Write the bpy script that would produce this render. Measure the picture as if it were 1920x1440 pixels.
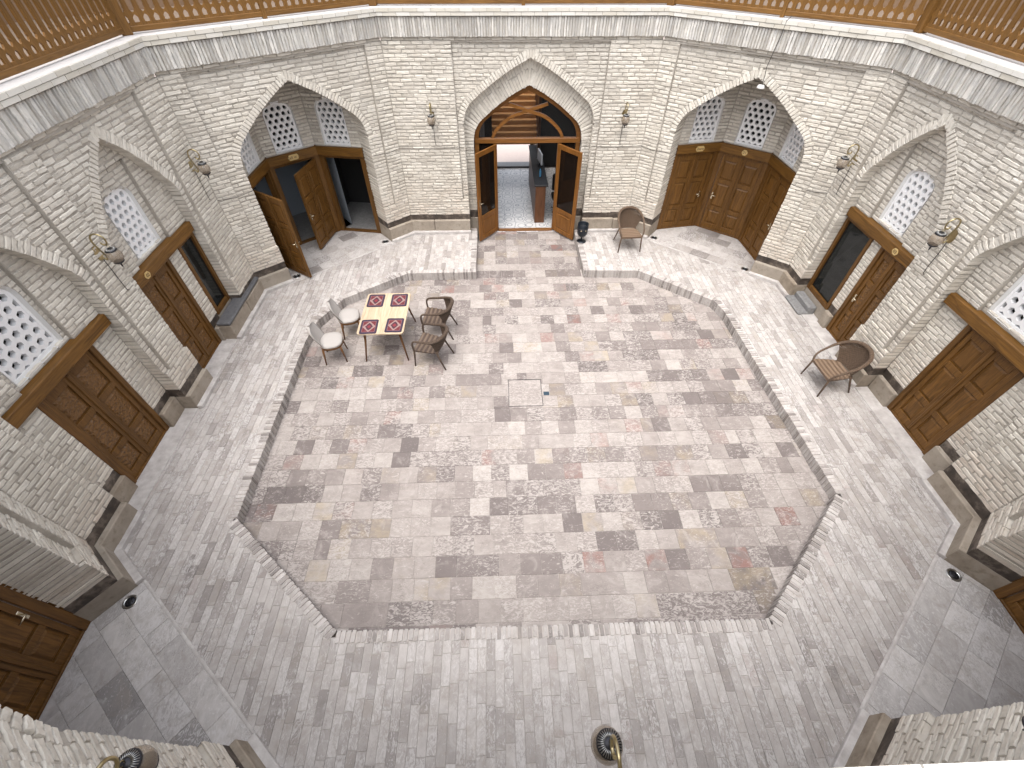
import bpy, bmesh, math, random
import numpy as np
from mathutils import Vector, Matrix, Euler
for o in list(bpy.data.objects): bpy.data.objects.remove(o)
RND = random.Random(11)
SC = bpy.context.scene
COL = SC.collection
# ------------------------------------------------------------------ camera
F_PX, PITCH, YAW, ROLL = 834.15, math.radians(47.663), math.radians(2.04), math.radians(.245)
CAM_LOC = Vector((-.605, 0.0, 6.435))
fw = Vector((math.sin(YAW)*math.cos(PITCH), math.cos(YAW)*math.cos(PITCH), -math.sin(PITCH)))
rt = Vector((math.cos(YAW), -math.sin(YAW), 0)); up = rt.cross(fw)
rt = rt*math.cos(ROLL) + up*math.sin(ROLL); up = rt.cross(fw)
cam = bpy.data.cameras.new('camera'); camo = bpy.data.objects.new('camera', cam); COL.objects.link(camo)
cam.sensor_width = 36; cam.lens = F_PX/1920*36; cam.clip_start = .05; cam.clip_end = 500
camo.matrix_world = Matrix(((rt.x, up.x, -fw.x, CAM_LOC.x), (rt.y, up.y, -fw.y, CAM_LOC.y), (rt.z, up.z, -fw.z, CAM_LOC.z), (0, 0, 0, 1)))
SC.camera = camo
SC.cycles.max_bounces = 6; SC.cycles.diffuse_bounces = 3; SC.cycles.transparent_max_bounces = 6
SC.render.resolution_x, SC.render.resolution_y = 1024, 768
# ------------------------------------------------------------------ light
SUN_DIR = Vector((-.13, -.30, 1.0)).normalized()
world = bpy.data.worlds.new('World'); SC.world = world; world.use_nodes = True
wn = world.node_tree; wn.nodes.clear()
sky = wn.nodes.new('ShaderNodeTexSky'); sky.sky_type = 'NISHITA'; sky.sun_disc = False
sky.sun_elevation = math.asin(SUN_DIR.z); sky.sun_rotation = math.atan2(SUN_DIR.x, SUN_DIR.y)
sky.air_density = 1.0; sky.dust_density = 4.0; sky.ozone_density = .6
hs = wn.nodes.new('ShaderNodeHueSaturation'); hs.inputs['Saturation'].default_value = .32
bg = wn.nodes.new('ShaderNodeBackground'); bg.inputs['Strength'].default_value = .15
wo = wn.nodes.new('ShaderNodeOutputWorld')
wn.links.new(sky.outputs[0], hs.inputs['Color']); wn.links.new(hs.outputs[0], bg.inputs['Color']); wn.links.new(bg.outputs[0], wo.inputs[0])
sun = bpy.data.lights.new('sun', 'SUN'); sun.energy = .5; sun.angle = math.radians(75); sun.color = (1, .95, .86)
suno = bpy.data.objects.new('sun', sun); COL.objects.link(suno); suno.location = (0, 5, 14)
suno.rotation_euler = (-SUN_DIR).to_track_quat('-Z', 'Y').to_euler()
SC.view_settings.view_transform = 'Standard'; SC.view_settings.look = 'None'
SC.view_settings.exposure = 1.73; SC.view_settings.gamma = 1
# ------------------------------------------------------------------ materials
class NT:
    def __init__(s, name):
        s.m = bpy.data.materials.new(name); s.m.use_nodes = True; s.t = s.m.node_tree
        s.b = s.t.nodes['Principled BSDF']
    def n(s, typ, **kw):
        nd = s.t.nodes.new(typ)
        for k, v in kw.items():
            if k.startswith('_'): setattr(nd, k[1:], v)
        for k, v in kw.items():
            if k.startswith('_'): continue
            key = int(k[1:]) if k[0] == 'i' and k[1:].isdigit() else k.replace('__', ' ')
            s.set(nd.inputs[key], v)
        return nd
    def set(s, sock, v):
        if isinstance(v, bpy.types.NodeSocket): s.t.links.new(v, sock)
        elif isinstance(v, (tuple, list)) and len(v) == 3 and sock.type == 'RGBA': sock.default_value = (*v, 1)
        else: sock.default_value = v
    def math(s, op, a, b=0.0, c=None, clamp=False):
        nd = s.t.nodes.new('ShaderNodeMath'); nd.operation = op; nd.use_clamp = clamp
        s.set(nd.inputs[0], a); s.set(nd.inputs[1], b)
        if c is not None: s.set(nd.inputs[2], c)
        return nd.outputs[0]
    def mix(s, f, a, b, mode='MIX'):
        nd = s.t.nodes.new('ShaderNodeMix'); nd.data_type = 'RGBA'; nd.blend_type = mode
        s.set(nd.inputs['Factor'], f); s.set(nd.inputs['A'], a); s.set(nd.inputs['B'], b)
        return nd.outputs['Result']
    def ramp(s, f, stops, interp='LINEAR'):
        nd = s.t.nodes.new('ShaderNodeValToRGB'); nd.color_ramp.interpolation = interp
        el = nd.color_ramp.elements
        while len(el) < len(stops): el.new(.5)
        for e, (p, c) in zip(el, stops):
            e.position = p; e.color = (*c, 1) if len(c) == 3 else c
        s.set(nd.inputs[0], f); return nd.outputs['Color']
    def noise(s, vec, scale, detail=4, rough=.55, dist=0.0):
        nd = s.n('ShaderNodeTexNoise', Scale=scale, Detail=detail, Roughness=rough, Distortion=dist)
        if vec is not None: s.set(nd.inputs['Vector'], vec)
        return nd.outputs[0]
    def step(s, v, lo, hi):
        nd = s.n('ShaderNodeMapRange'); nd.inputs[1].default_value = lo; nd.inputs[2].default_value = hi
        s.set(nd.inputs[0], v); return nd.outputs[0]
    def pos(s): return s.n('ShaderNodeNewGeometry').outputs['Position']
    def obj(s): return s.n('ShaderNodeTexCoord').outputs['Object']
    def vscale(s, v, sc):
        nd = s.n('ShaderNodeVectorMath', _operation='MULTIPLY'); s.set(nd.inputs[0], v); nd.inputs[1].default_value = sc
        return nd.outputs[0]
    def tint(s, joined):
        c = s.n('ShaderNodeAttribute', _attribute_name='tint').outputs['Color'] if joined else s.n('ShaderNodeObjectInfo').outputs['Color']
        sp = s.n('ShaderNodeSeparateColor'); s.set(sp.inputs[0], c); return sp.outputs, c
    def out(s, color, rough=.8, bump=None, bstr=.3, bdist=.01, metal=0.0, spec=None):
        s.set(s.b.inputs['Base Color'], color); s.set(s.b.inputs['Roughness'], rough); s.set(s.b.inputs['Metallic'], metal)
        if spec is not None: s.b.inputs['Specular IOR Level'].default_value = spec
        if bump is not None:
            bp = s.n('ShaderNodeBump', Strength=bstr, Distance=bdist, Height=bump); s.t.links.new(bp.outputs[0], s.b.inputs['Normal'])
        return s.m
def flat(name, col, rough=.6, metal=0.0, var=.0, spec=None):
    t = NT(name)
    if var:
        n = t.noise(t.obj(), 18, 5)
        col = t.mix(n, tuple(c*(1-var) for c in col), tuple(min(1, c*(1+var)) for c in col))
    return t.out(col, rough, metal=metal, spec=spec)
def pair(f): return f(False), f(True)
def brick_mat(joined):
    t = NT('old_brick' + ('_run' if joined else '')); (r, g, b), _ = t.tint(joined); p = t.pos()
    base = t.ramp(r, [(0, (.47, .43, .37)), (.3, (.56, .52, .45)), (.65, (.63, .585, .51)), (1, (.72, .68, .60))])
    z = t.n('ShaderNodeSeparateXYZ'); t.set(z.inputs[0], p)
    nl = t.noise(p, 1.1, 3)
    low = t.math('MULTIPLY', t.step(t.math('ADD', z.outputs[2], t.math('MULTIPLY', t.math('SUBTRACT', nl, .5), 1.6)), 1.7, .5), t.math('ADD', .35, t.math('MULTIPLY', g, .6)), clamp=True)
    base = t.mix(low, base, t.ramp(b, [(0, (.44, .35, .28)), (.5, (.55, .455, .375)), (1, (.64, .56, .48))]))
    st = t.noise(p, 14, 3, .65)
    stain = t.step(t.noise(t.vscale(p, (1, 1, .55)), .75, 4, .65, .6), .48, .68)
    wash = t.step(t.noise(p, 3.3, 4, .7), .42, .68)
    base = t.mix(t.math('MULTIPLY', wash, .45), base, (.69, .66, .60))
    base = t.mix(t.math('MULTIPLY', stain, .32), base, (.44, .41, .365))
    base = t.mix(t.math('MULTIPLY', t.step(st, .5, .75), .35), base, (.30, .28, .255))
    return t.out(base, .93, t.noise(p, 45, 3, .7), .5, .012, spec=.2)
def mortar_mat():
    t = NT('lime_mortar'); p = t.pos()
    n = t.noise(p, 2.2, 3, .65); n2 = t.noise(p, 24, 4, .7)
    c = t.ramp(n, [(.3, (.355, .325, .28)), (.5, (.44, .405, .355)), (.7, (.53, .495, .44))])
    c = t.mix(t.math('MULTIPLY', t.step(n2, .5, .75), .4), c, (.22, .21, .195))
    return t.out(c, .95, n2, .7, .02, spec=.2)
def soldier_mat():
    t = NT('cornice_soldier'); (r, g, b), _ = t.tint(True); p = t.pos()
    base = t.ramp(r, [(0, (.36, .335, .30)), (.4, (.50, .475, .43)), (.75, (.60, .575, .525)), (1, (.72, .69, .64))])
    sm = t.step(t.noise(t.vscale(p, (11, 11, 5)), 1.0, 5, .75), .44, .6)
    base = t.mix(t.math('MULTIPLY', sm, .6), base, (.40, .395, .385))
    hi = t.step(t.noise(t.vscale(p, (26, 26, 7)), 1.0, 4, .65), .54, .66)
    base = t.mix(t.math('MULTIPLY', hi, .5), base, (.70, .69, .66))
    return t.out(base, .93, t.noise(p, 35, 8, .7), .6, .014, spec=.2)
def white_brick_mat(joined):
    t = NT('new_white_brick' + ('_run' if joined else '')); (r, g, b), _ = t.tint(joined); p = t.pos()
    base = t.ramp(r, [(0, (.53, .495, .42)), (.5, (.60, .57, .505)), (1, (.66, .64, .59))])
    base = t.mix(t.math('MULTIPLY', t.step(t.noise(p, 6, 5), .5, .75), .25), base, (.5, .48, .43))
    return t.out(base, .85, t.noise(p, 60, 5), .25, .006, spec=.25)
def travertine(name, kind):
    def f(joined):
        t = NT(name + ('_run' if joined else '')); (r, g, b), c = t.tint(joined); p = t.pos()
        off = t.n('ShaderNodeVectorMath', _operation='MULTIPLY'); t.set(off.inputs[0], c); off.inputs[1].default_value = (37, 53, 71)
        v = t.n('ShaderNodeVectorMath', _operation='ADD'); t.set(v.inputs[0], p); t.set(v.inputs[1], off.outputs[0]); v = v.outputs[0]
        big = t.noise(p, 1.5, 3, .6); mid = t.noise(p, 4.2, 4, .65, .8)
        if kind == 'court':
            rr = t.math('ADD', r, t.math('MULTIPLY', t.math('SUBTRACT', big, .5), .5), clamp=True)
            base = t.ramp(rr, [(0, (.118, .10, .096)), (.18, (.150, .127, .121)), (.36, (.195, .167, .157)), (.55, (.25, .218, .203)), (.78, (.31, .275, .255)), (1, (.37, .335, .31))])
            pale, dark = (.40, .365, .34), (.125, .104, .097)
        elif kind == 'terrace':
            rr = t.math('ADD', r, t.math('MULTIPLY', t.math('SUBTRACT', big, .5), .9), clamp=True)
            base = t.ramp(rr, [(0, (.19, .172, .162)), (.15, (.265, .241, .228)), (.4, (.355, .328, .310)), (.75, (.435, .405, .385)), (1, (.50, .470, .450))])
            pale, dark = (.515, .492, .478), (.20, .175, .162)
        else:
            base = t.ramp(r, [(0, (.24, .225, .218)), (.25, (.33, .312, .30)), (.6, (.44, .415, .398)), (1, (.53, .50, .475))])
            pale, dark = (.55, .53, .52), (.18, .165, .16)
        red = t.math('MULTIPLY', t.step(g, .93, .97), t.step(t.noise(v, 3.2, 4, .6, .6), .4, .62))
        base = t.mix(t.math('MULTIPLY', red, .7 if kind == 'court' else .2), base, (.24, .11, .09))
        yel = t.math('MULTIPLY', t.step(g, .12, .05), t.step(t.noise(v, 4.2, 4), .4, .6))
        base = t.mix(t.math('MULTIPLY', yel, .5 if kind == 'court' else .12), base, (.33, .265, .17))
        # cloudy stone, stretched along the bedding
        st = (1, 2.0, 1) if kind == 'court' else (2.0, 1, 1)
        cl = t.noise(t.vscale(v, st), 4.5, 4, .62, 1.2)
        base = t.mix(t.math('MULTIPLY', t.step(cl, .62, .38), .55), base, t.mix(.45, base, dark))
        # pale calcite flecks
        vn = t.noise(t.vscale(v, st), 8.5, 6, .74, 2.2)
        thr = t.math('SUBTRACT', vn, t.math('ADD', .45, t.math('MULTIPLY', b, .15)))
        base = t.mix(t.math('MULTIPLY', t.step(thr, 0, .07), .8), base, pale)
        # dark squiggles and pits
        dk = t.math('ABSOLUTE', t.math('SUBTRACT', t.noise(t.vscale(v, st), 9.5, 4, .66, 2.6), .5))
        msk = t.step(t.noise(v, 3.1, 3, .6), .42, .6)
        base = t.mix(t.math('MULTIPLY', t.math('MULTIPLY', t.step(dk, .022, .006), msk), .62), base, dark)
        pit = t.math('MULTIPLY', t.step(t.noise(t.vscale(v, st), 26, 4, .7, 1.0), .57, .65), msk)
        base = t.mix(t.math('MULTIPLY', pit, t.math('ADD', .25, t.math('MULTIPLY', g, .55))), base, dark)
        # wear that ignores the joints: brown damp patches and pale scuffing
        base = t.mix(t.math('MULTIPLY', t.step(mid, .52, .68), .55 if kind != 'court' else .28), base, (.30, .265, .235) if kind != 'court' else (.165, .14, .13))
        base = t.mix(t.math('MULTIPLY', t.step(t.noise(p, 2.6, 4, .7, 1.5), .54, .68), .38), base, pale)
        rough = t.math('ADD', .48 if kind != 'court' else .55, t.math('MULTIPLY', vn, .3))
        return t.out(base, rough, spec=.35)
    return pair(f)
def plinth_mat():
    t = NT('plinth_stone'); p = t.pos(); (r, g, b), _ = t.tint(False)
    c = t.ramp(t.noise(p, 3.2, 7, .65), [(.3, (.20, .16, .12)), (.5, (.30, .25, .195)), (.7, (.38, .33, .27))])
    c = t.mix(t.math('MULTIPLY', r, .5), c, (.34, .31, .27))
    c = t.mix(t.math('MULTIPLY', t.step(t.noise(p, 11, 6), .55, .7), .5), c, (.18, .14, .10))
    return t.out(c, .9, t.noise(p, 18, 8, .7), .5, .015, spec=.2)
def tar_mat():
    t = NT('dark_damp_course'); p = t.pos()
    c = t.ramp(t.noise(p, 5, 6, .65), [(.3, (.022, .017, .014)), (.5, (.06, .046, .037)), (.68, (.19, .155, .125))])
    return t.out(c, .6, t.noise(p, 22, 6), .4, .01)
def wood(name, dark, light, axis='z', rough=.42, sc=1.0, joined=None):
    t = NT(name); v = t.obj()
    k = {'x': (2.2, 26, 26), 'z': (26, 26, 2.2), 'y': (26, 2.2, 26)}[axis]
    n = t.noise(t.vscale(v, tuple(a*sc for a in k)), 1.0, 7, .62, 1.4)
    n2 = t.noise(t.vscale(v, tuple(a*.12*sc for a in k)), 1.0, 4)
    oi = t.n('ShaderNodeObjectInfo')
    c = t.ramp(n, [(.3, tuple(a*.8 for a in dark)), (.5, tuple((a+q)/2 for a, q in zip(dark, light))), (.7, tuple(a*1.12 for a in light))])
    c = t.mix(t.math('MULTIPLY', t.step(n2, .5, .7), .35), c, tuple(a*.62 for a in dark))
    c = t.mix(t.math('MULTIPLY', oi.outputs['Random'], .22), c, tuple(a*.75 for a in dark))
    return t.out(c, rough, n, .12, .004, spec=.28)
BRICK, BRICK_J = pair(brick_mat)
MORTAR = mortar_mat(); SOLDIER = soldier_mat()
WBRICK, WBRICK_J = pair(white_brick_mat)
COURT, COURT_J = travertine('court_travertine', 'court')
TERR, TERR_J = travertine('terrace_travertine', 'terrace')
NICHE, NICHE_J = travertine('niche_marble', 'niche')
PLINTH = plinth_mat(); TAR = tar_mat()
DOORW = wood('door_wood', (.086, .039, .0085), (.18, .083, .019), 'z', .45)
FRAMEW = wood('door_frame_wood', (.082, .037, .0085), (.16, .074, .0175), 'z', .46)
LINTELW = wood('lintel_wood', (.10, .046, .0095), (.19, .090, .019), 'x', .46)
PORTALW = wood('portal_pine', (.14, .055, .011), (.235, .098, .022), 'z', .4)
PORTALX = wood('portal_pine_rail', (.14, .055, .011), (.235, .098, .022), 'x', .4)
BALUW = wood('balustrade_wood', (.118, .056, .014), (.205, .102, .027), 'z', .45)
BALUX = wood('balustrade_rail_wood', (.118, .056, .014), (.205, .102, .027), 'x', .45)
TABLEW = wood('table_top_ash', (.43, .325, .22), (.54, .43, .31), 'y', .35, .7)
LEGW = wood('turned_leg_wood', (.11, .05, .019), (.19, .09, .035), 'z', .4)
SLATW = wood('interior_board_wood', (.42, .21, .08), (.56, .31, .13), 'x', .5)
COUNTERW = wood('counter_wood', (.085, .035, .016), (.15, .065, .03), 'z', .4)
PLASTER = flat('white_plaster', (.66, .655, .64), .8, var=.06)
GYPSUM = flat('gypsum_lattice', (.80, .80, .80), .7, var=.03)
LEDGE = flat('ledge_plaster', (.50, .485, .475), .85, var=.1)
GROUT = flat('floor_grout', (.44, .40, .375), .95, var=.25)
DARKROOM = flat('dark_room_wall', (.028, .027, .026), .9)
ROOMF = flat('room_stone_floor', (.22, .215, .21), .6, var=.5)
BLUEROOM = flat('blue_grey_room_wall', (.36, .40, .44), .9, var=.05)
BRASS = flat('aged_brass', (.42, .35, .20), .3, 1.0, var=.3)
IRON = flat('black_iron', (.03, .03, .035), .4, .6)
STEEL = flat('brushed_steel', (.45, .45, .44), .3, 1.0)
CORD = flat('black_cord', (.03, .028, .025), .6)
CHROME = flat('door_handle_metal', (.62, .55, .42), .25, 1.0)
PLAQUE = flat('cream_plaque', (.56, .40, .17), .5)
INK = flat('plaque_ink', (.09, .05, .015), .7)
SLATE = flat('dark_slate', (.10, .10, .105), .55, var=.5)
CONCRETE = flat('grey_blue_stone', (.19, .187, .185), .75, var=.55)
FABRIC = flat('cream_upholstery', (.36, .335, .315), .95, var=.04)
BINM = flat('bin_black_metal', (.012, .016, .022), .35, .3)
LEATHER = flat('office_chair_black', (.015, .015, .016), .5)
PAPER = flat('white_screen', (.7, .72, .74), .5)
STREET = flat('pink_street_paving', (.42, .35, .32), .9, var=.15)
def glass_mat(name, col, alpha, rough=.05):
    t = NT(name); t.b.inputs['Alpha'].default_value = alpha
    return t.out(col, rough, spec=.35)
GLASS = glass_mat('dark_window_glass', (.012, .014, .014), .86)
FANGLASS = glass_mat('fanlight_glass', (.02, .022, .024), .10)
LEAFGLASS = glass_mat('door_leaf_glass', (.012, .008, .006), .9)
AMBER = glass_mat('amber_lantern_glass', (.30, .24, .18), .55, .12)
LATPANE = flat('dim_lattice_pane', (.03, .032, .033), .35, var=.5, spec=.3)
BOTTLE = glass_mat('blue_bottle_plastic', (.10, .30, .50), .75, .1)
def wicker_mat(name, a, b):
    t = NT(name); v = t.obj()
    w = t.n('ShaderNodeTexWave', Scale=38.0, Distortion=1.2, Detail=2.0); t.set(w.inputs['Vector'], v)
    ck = t.n('ShaderNodeTexChecker', Scale=42.0); t.set(ck.inputs['Vector'], v)
    c = t.mix(t.noise(v, 30, 5), a, b); c = t.mix(t.math('MULTIPLY', ck.outputs[1], .5), c, tuple(x*.42 for x in a))
    return t.out(c, .6, t.math('ADD', w.outputs[1], ck.outputs[1]), .8, .006)
WICKER = wicker_mat('brown_wicker', (.075, .048, .033), (.13, .088, .06))
def stripe_mat(name, a, b):
    t = NT(name); v = t.obj(); sx = t.n('ShaderNodeSeparateXYZ'); t.set(sx.inputs[0], v)
    w = t.step(t.math('SINE', t.math('MULTIPLY', sx.outputs[1], 2*math.pi/.088)), -.5, .5)
    ck = t.n('ShaderNodeTexChecker', Scale=60.0); t.set(ck.inputs['Vector'], v)
    c = t.mix(w, a, b); c = t.mix(t.math('MULTIPLY', ck.outputs[1], .3), c, tuple(x*.5 for x in a)); return t.out(c, .6)
SEATD = stripe_mat('striped_dark_wicker', (.06, .038, .027), (.135, .095, .068)); SEATL = stripe_mat('striped_pale_wicker', (.12, .075, .046), (.20, .135, .088))
WICKERL = wicker_mat('pale_wicker', (.12, .078, .05), (.21, .14, .093))
def lobby_floor_mat():
    t = NT('lobby_scroll_tiles'); v = t.pos()
    vo = t.n('ShaderNodeTexVoronoi', Scale=3.4, Randomness=.35); vo.feature = 'DISTANCE_TO_EDGE'; t.set(vo.inputs['Vector'], v)
    vo2 = t.n('ShaderNodeTexVoronoi', Scale=3.4, Randomness=.35); t.set(vo2.inputs['Vector'], v)
    ring = t.math('ABSOLUTE', t.math('SUBTRACT', vo2.outputs['Distance'], .36))
    l = t.math('MAXIMUM', t.step(vo.outputs['Distance'], .045, .02), t.step(ring, .045, .02))
    c = t.mix(t.math('MULTIPLY', l, .8), (.62, .61, .60), (.22, .23, .25))
    return t.out(c, .25, spec=.5)
LOBBYF = lobby_floor_mat()
def mat_rug():
    """printed placemat: dark blue border, red field, pale stepped diamond, dark heart"""
    t = NT('printed_rug_mat'); v = t.obj(); s = t.n('ShaderNodeSeparateXYZ'); t.set(s.inputs[0], v)
    ax = t.math('ABSOLUTE', s.outputs[0]); ay = t.math('ABSOLUTE', s.outputs[1])
    nx = t.math('DIVIDE', ax, .17); ny = t.math('DIVIDE', ay, .215)
    mx = t.math('MAXIMUM', nx, ny)
    q = t.math('MULTIPLY', t.math('FLOOR', t.math('MULTIPLY', nx, 14)), 1/14); qy = t.math('MULTIPLY', t.math('FLOOR', t.math('MULTIPLY', ny, 14)), 1/14)
    dm = t.math('ADD', t.math('MULTIPLY', q, 1.0), t.math('MULTIPLY', qy, .95))
    sp = t.n('ShaderNodeTexVoronoi', Scale=70.0); t.set(sp.inputs['Vector'], v); spk = t.step(sp.outputs['Distance'], .32, .2)
    field = t.mix(t.math('MULTIPLY', spk, .35), (.10, .008, .014), (.24, .15, .115))
    c = t.mix(t.math('LESS_THAN', dm, .66), field, (.25, .165, .15))
    c = t.mix(t.math('MULTIPLY', t.math('LESS_THAN', dm, .66), t.math('MULTIPLY', spk, .5)), c, (.12, .03, .05))
    c = t.mix(t.math('LESS_THAN', dm, .42), c, (.045, .012, .022))
    c = t.mix(t.math('LESS_THAN', dm, .2), c, (.16, .018, .026))
    bord = t.mix(t.math('MULTIPLY', spk, .55), (.022, .011, .03), (.18, .11, .115))
    c = t.mix(t.math('GREATER_THAN', mx, .70), c, bord)
    c = t.mix(t.math('LESS_THAN', t.math('ABSOLUTE', t.math('SUBTRACT', mx, .72)), .02), c, (.24, .12, .12))
    c = t.mix(t.math('GREATER_THAN', mx, .94), c, (.02, .012, .03))
    return t.out(c, .8)
RUG = mat_rug()
# ------------------------------------------------------------------ mesh helpers
class MB:
    def __init__(s): s.v = []; s.f = []; s.sm = []
    def add(s, vs, fs, smooth=False, M=None):
        o = len(s.v); s.v += [tuple(M @ Vector(p)) if M else tuple(p) for p in vs]
        s.f += [tuple(i+o for i in f) for f in fs]; s.sm += [smooth]*len(fs)
    def box(s, x0, x1, y0, y1, z0, z1, b=.0, M=None):
        if b <= 0:
            vs = [(x, y, z) for x in (x0, x1) for y in (y0, y1) for z in (z0, z1)]
            s.add(vs, [(0, 1, 3, 2), (4, 6, 7, 5), (0, 4, 5, 1), (2, 3, 7, 6), (0, 2, 6, 4), (1, 5, 7, 3)], M=M); return s
        lo = (x0, y0, z0); hi = (x1, y1, z1); idx = {}; vs = []
        b = min(b, .45*min(abs(hi[i]-lo[i]) for i in range(3)))
        for c in [(i, j, k) for i in (0, 1) for j in (0, 1) for k in (0, 1)]:
            for a in range(3):
                p = [(hi if c[q] else lo)[q] + (0 if q == a else (-b if c[q] else b)) for q in range(3)]
                idx[c, a] = len(vs); vs.append(tuple(p))
        fs = []
        for a in range(3):
            q, r = [i for i in range(3) if i != a]
            for sgn in (0, 1):
                ring = []
                for cq, cr in ((0, 0), (1, 0), (1, 1), (0, 1)):
                    c = [0]*3; c[a] = sgn; c[q] = cq; c[r] = cr; ring.append(idx[tuple(c), a])
                fs.append(tuple(ring))
            for cq in (0, 1):
                for cr in (0, 1):
                    c0 = [0]*3; c0[q] = cq; c0[r] = cr; c1 = list(c0); c1[a] = 1; c0 = tuple(c0); c1 = tuple(c1)
                    fs.append((idx[c0, q], idx[c1, q], idx[c1, r], idx[c0, r]))
        for c in [(i, j, k) for i in (0, 1) for j in (0, 1) for k in (0, 1)]: fs.append((idx[c, 0], idx[c, 1], idx[c, 2]))
        s.add(vs, fs, M=M); return s
    def tube(s, pts, r, seg=8, cap=True, M=None):
        pts = [Vector(p) for p in pts]; n = len(pts); rr = r if isinstance(r, (list, tuple)) else [r]*n
        vs = []; fs = []; prev = None
        for i, p in enumerate(pts):
            d = (pts[min(i+1, n-1)] - pts[max(i-1, 0)]).normalized()
            if prev is None:
                a = Vector((0, 0, 1)) if abs(d.z) < .9 else Vector((1, 0, 0)); u = d.cross(a).normalized()
            else:
                u = (prev - d*prev.dot(d)).normalized()
            prev = u; w = d.cross(u)
            for k in range(seg):
                t = 2*math.pi*k/seg; vs.append(tuple(p + (u*math.cos(t) + w*math.sin(t))*rr[i]))
        for i in range(n-1):
            for k in range(seg): fs.append((i*seg+k, i*seg+(k+1) % seg, (i+1)*seg+(k+1) % seg, (i+1)*seg+k))
        s.add(vs, fs, True, M)
        if cap: 
            o = len(s.v)-len(vs)
            s.f += [tuple(o+k for k in range(seg))[::-1], tuple(o+(n-1)*seg+k for k in range(seg))]; s.sm += [False, False]
        return s
    def lathe(s, prof, seg=20, c=(0, 0, 0), M=None, smooth=True):
        vs = []; fs = []; n = len(prof)
        for r, z in prof:
            for k in range(seg):
                t = 2*math.pi*k/seg; vs.append((c[0]+r*math.cos(t), c[1]+r*math.sin(t), c[2]+z))
        for i in range(n-1):
            for k in range(seg): fs.append((i*seg+k, i*seg+(k+1) % seg, (i+1)*seg+(k+1) % seg, (i+1)*seg+k))
        s.add(vs, fs, smooth, M); o = len(s.v)-len(vs)
        s.f += [tuple(o+k for k in range(seg))[::-1], tuple(o+(n-1)*seg+k for k in range(seg))]; s.sm += [False, False]
        return s
    def prism(s, poly, y0, y1, M=None):
        """poly of (x,z), extruded along y"""
        n = len(poly); vs = [(x, y0, z) for x, z in poly] + [(x, y1, z) for x, z in poly]
        s.add(vs, [tuple(range(n)), tuple(range(2*n-1, n-1, -1))] + [(i, n+i, n+(i+1) % n, (i+1) % n) for i in range(n)], M=M); return s
    def slab(s, poly, z0, z1, M=None):
        n = len(poly); vs = [(x, y, z0) for x, y in poly] + [(x, y, z1) for x, y in poly]
        s.add(vs, [tuple(range(n))[::-1], tuple(range(n, 2*n))] + [(i, (i+1) % n, n+(i+1) % n, n+i) for i in range(n)], M=M); return s
    def strip(s, A, B, smooth=False):
        n = len(A); s.add(list(A)+list(B), [(i, i+1, n+i+1, n+i) for i in range(n-1)], smooth); return s
    def mesh(s, name, mat, recalc=True):
        me = bpy.data.meshes.new(name); me.from_pydata(s.v, [], s.f); me.materials.append(mat)
        me.polygons.foreach_set('use_smooth', s.sm)
        if recalc:
            bm = bmesh.new(); bm.from_mesh(me); bmesh.ops.recalc_face_normals(bm, faces=bm.faces); bm.to_mesh(me); bm.free()
        me.update(); return me
    def build(s, name, mat, parent=None, M=None, recalc=True):
        return link(name, s.mesh(name, mat, recalc), parent, M)
def link(name, me, parent=None, M=None):
    o = bpy.data.objects.new(name, me); COL.objects.link(o)
    if parent is not None: o.parent = parent
    if M is not None: o.matrix_basis = M
    return o
def tag(o, label=None, cat=None, group=None, kind=None):
    if label: o['label'] = label
    if cat: o['category'] = cat
    if group: o['group'] = group
    if kind: o['kind'] = kind
    return o
def empty(name, M, label=None, cat=None, group=None):
    o = bpy.data.objects.new(name, None); COL.objects.link(o); o.matrix_basis = M; o.empty_display_size = .1
    return tag(o, label, cat, group)
def T(x, y, z, rz=0.0, sx=1, sy=1, sz=1):
    return Matrix.Translation((x, y, z)) @ Matrix.Rotation(rz, 4, 'Z') @ Matrix.Diagonal((sx, sy, sz, 1))
def frame(o, x, y, z):
    M = Matrix.Identity(4)
    for i, a in enumerate((x, y, z)): M[0][i], M[1][i], M[2][i] = a
    M[0][3], M[1][3], M[2][3] = o
    return M
def catmull(pts, n=6):
    P = [Vector(p) for p in pts]; out = []
    for i in range(len(P)-1):
        p0, p1, p2, p3 = P[max(i-1, 0)], P[i], P[i+1], P[min(i+2, len(P)-1)]
        for k in range(n):
            t = k/n; out.append(.5*((2*p1) + (p2-p0)*t + (2*p0-5*p1+4*p2-p3)*t*t + (3*p1-p0-3*p2+p3)*t**3))
    out.append(P[-1]); return out
def project(p):
    d = p - CAM_LOC; z = d.dot(fw)
    if z < .05: return None
    return (960 + F_PX*d.dot(rt)/z, 720 - F_PX*d.dot(up)/z)
# ------------------------------------------------------------------ pieces (bricks, tiles): shared templates
TEMPL = {}; TMESH = {}
def brick_t(depth, var):
    key = ('b', round(depth, 3), var)
    if key in TEMPL: return key
    r = random.Random(hash((depth*1000 // 1, var)) & 0xffff)
    j = lambda a: r.uniform(-a, a)
    xs = [-.5, -.26, 0, .26, .5]
    base = [(x, -.5) for x in xs] + [(.5, 0)] + [(x, .5) for x in xs[::-1]] + [(-.5, 0)]
    out = [(x+j(.014), z+j(.11)) for x, z in base]
    A = [(x*(1-.03), j(.0035), z*(1-.16)) for x, z in out]
    B = [(x, .007+j(.002), z) for x, z in out]; C = [(x, depth, z) for x, z in out]
    n = 12; vs = A + B + C + [(j(.15), j(.003)-.001, j(.1))]
    fs = [(i, (i+1) % n, 3*n) for i in range(n)]
    for o in (0, n): fs += [(o+i, o+n+i, o+n+(i+1) % n, o+(i+1) % n) for i in range(n)]
    TEMPL[key] = (np.array(vs), fs, False); return key
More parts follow.
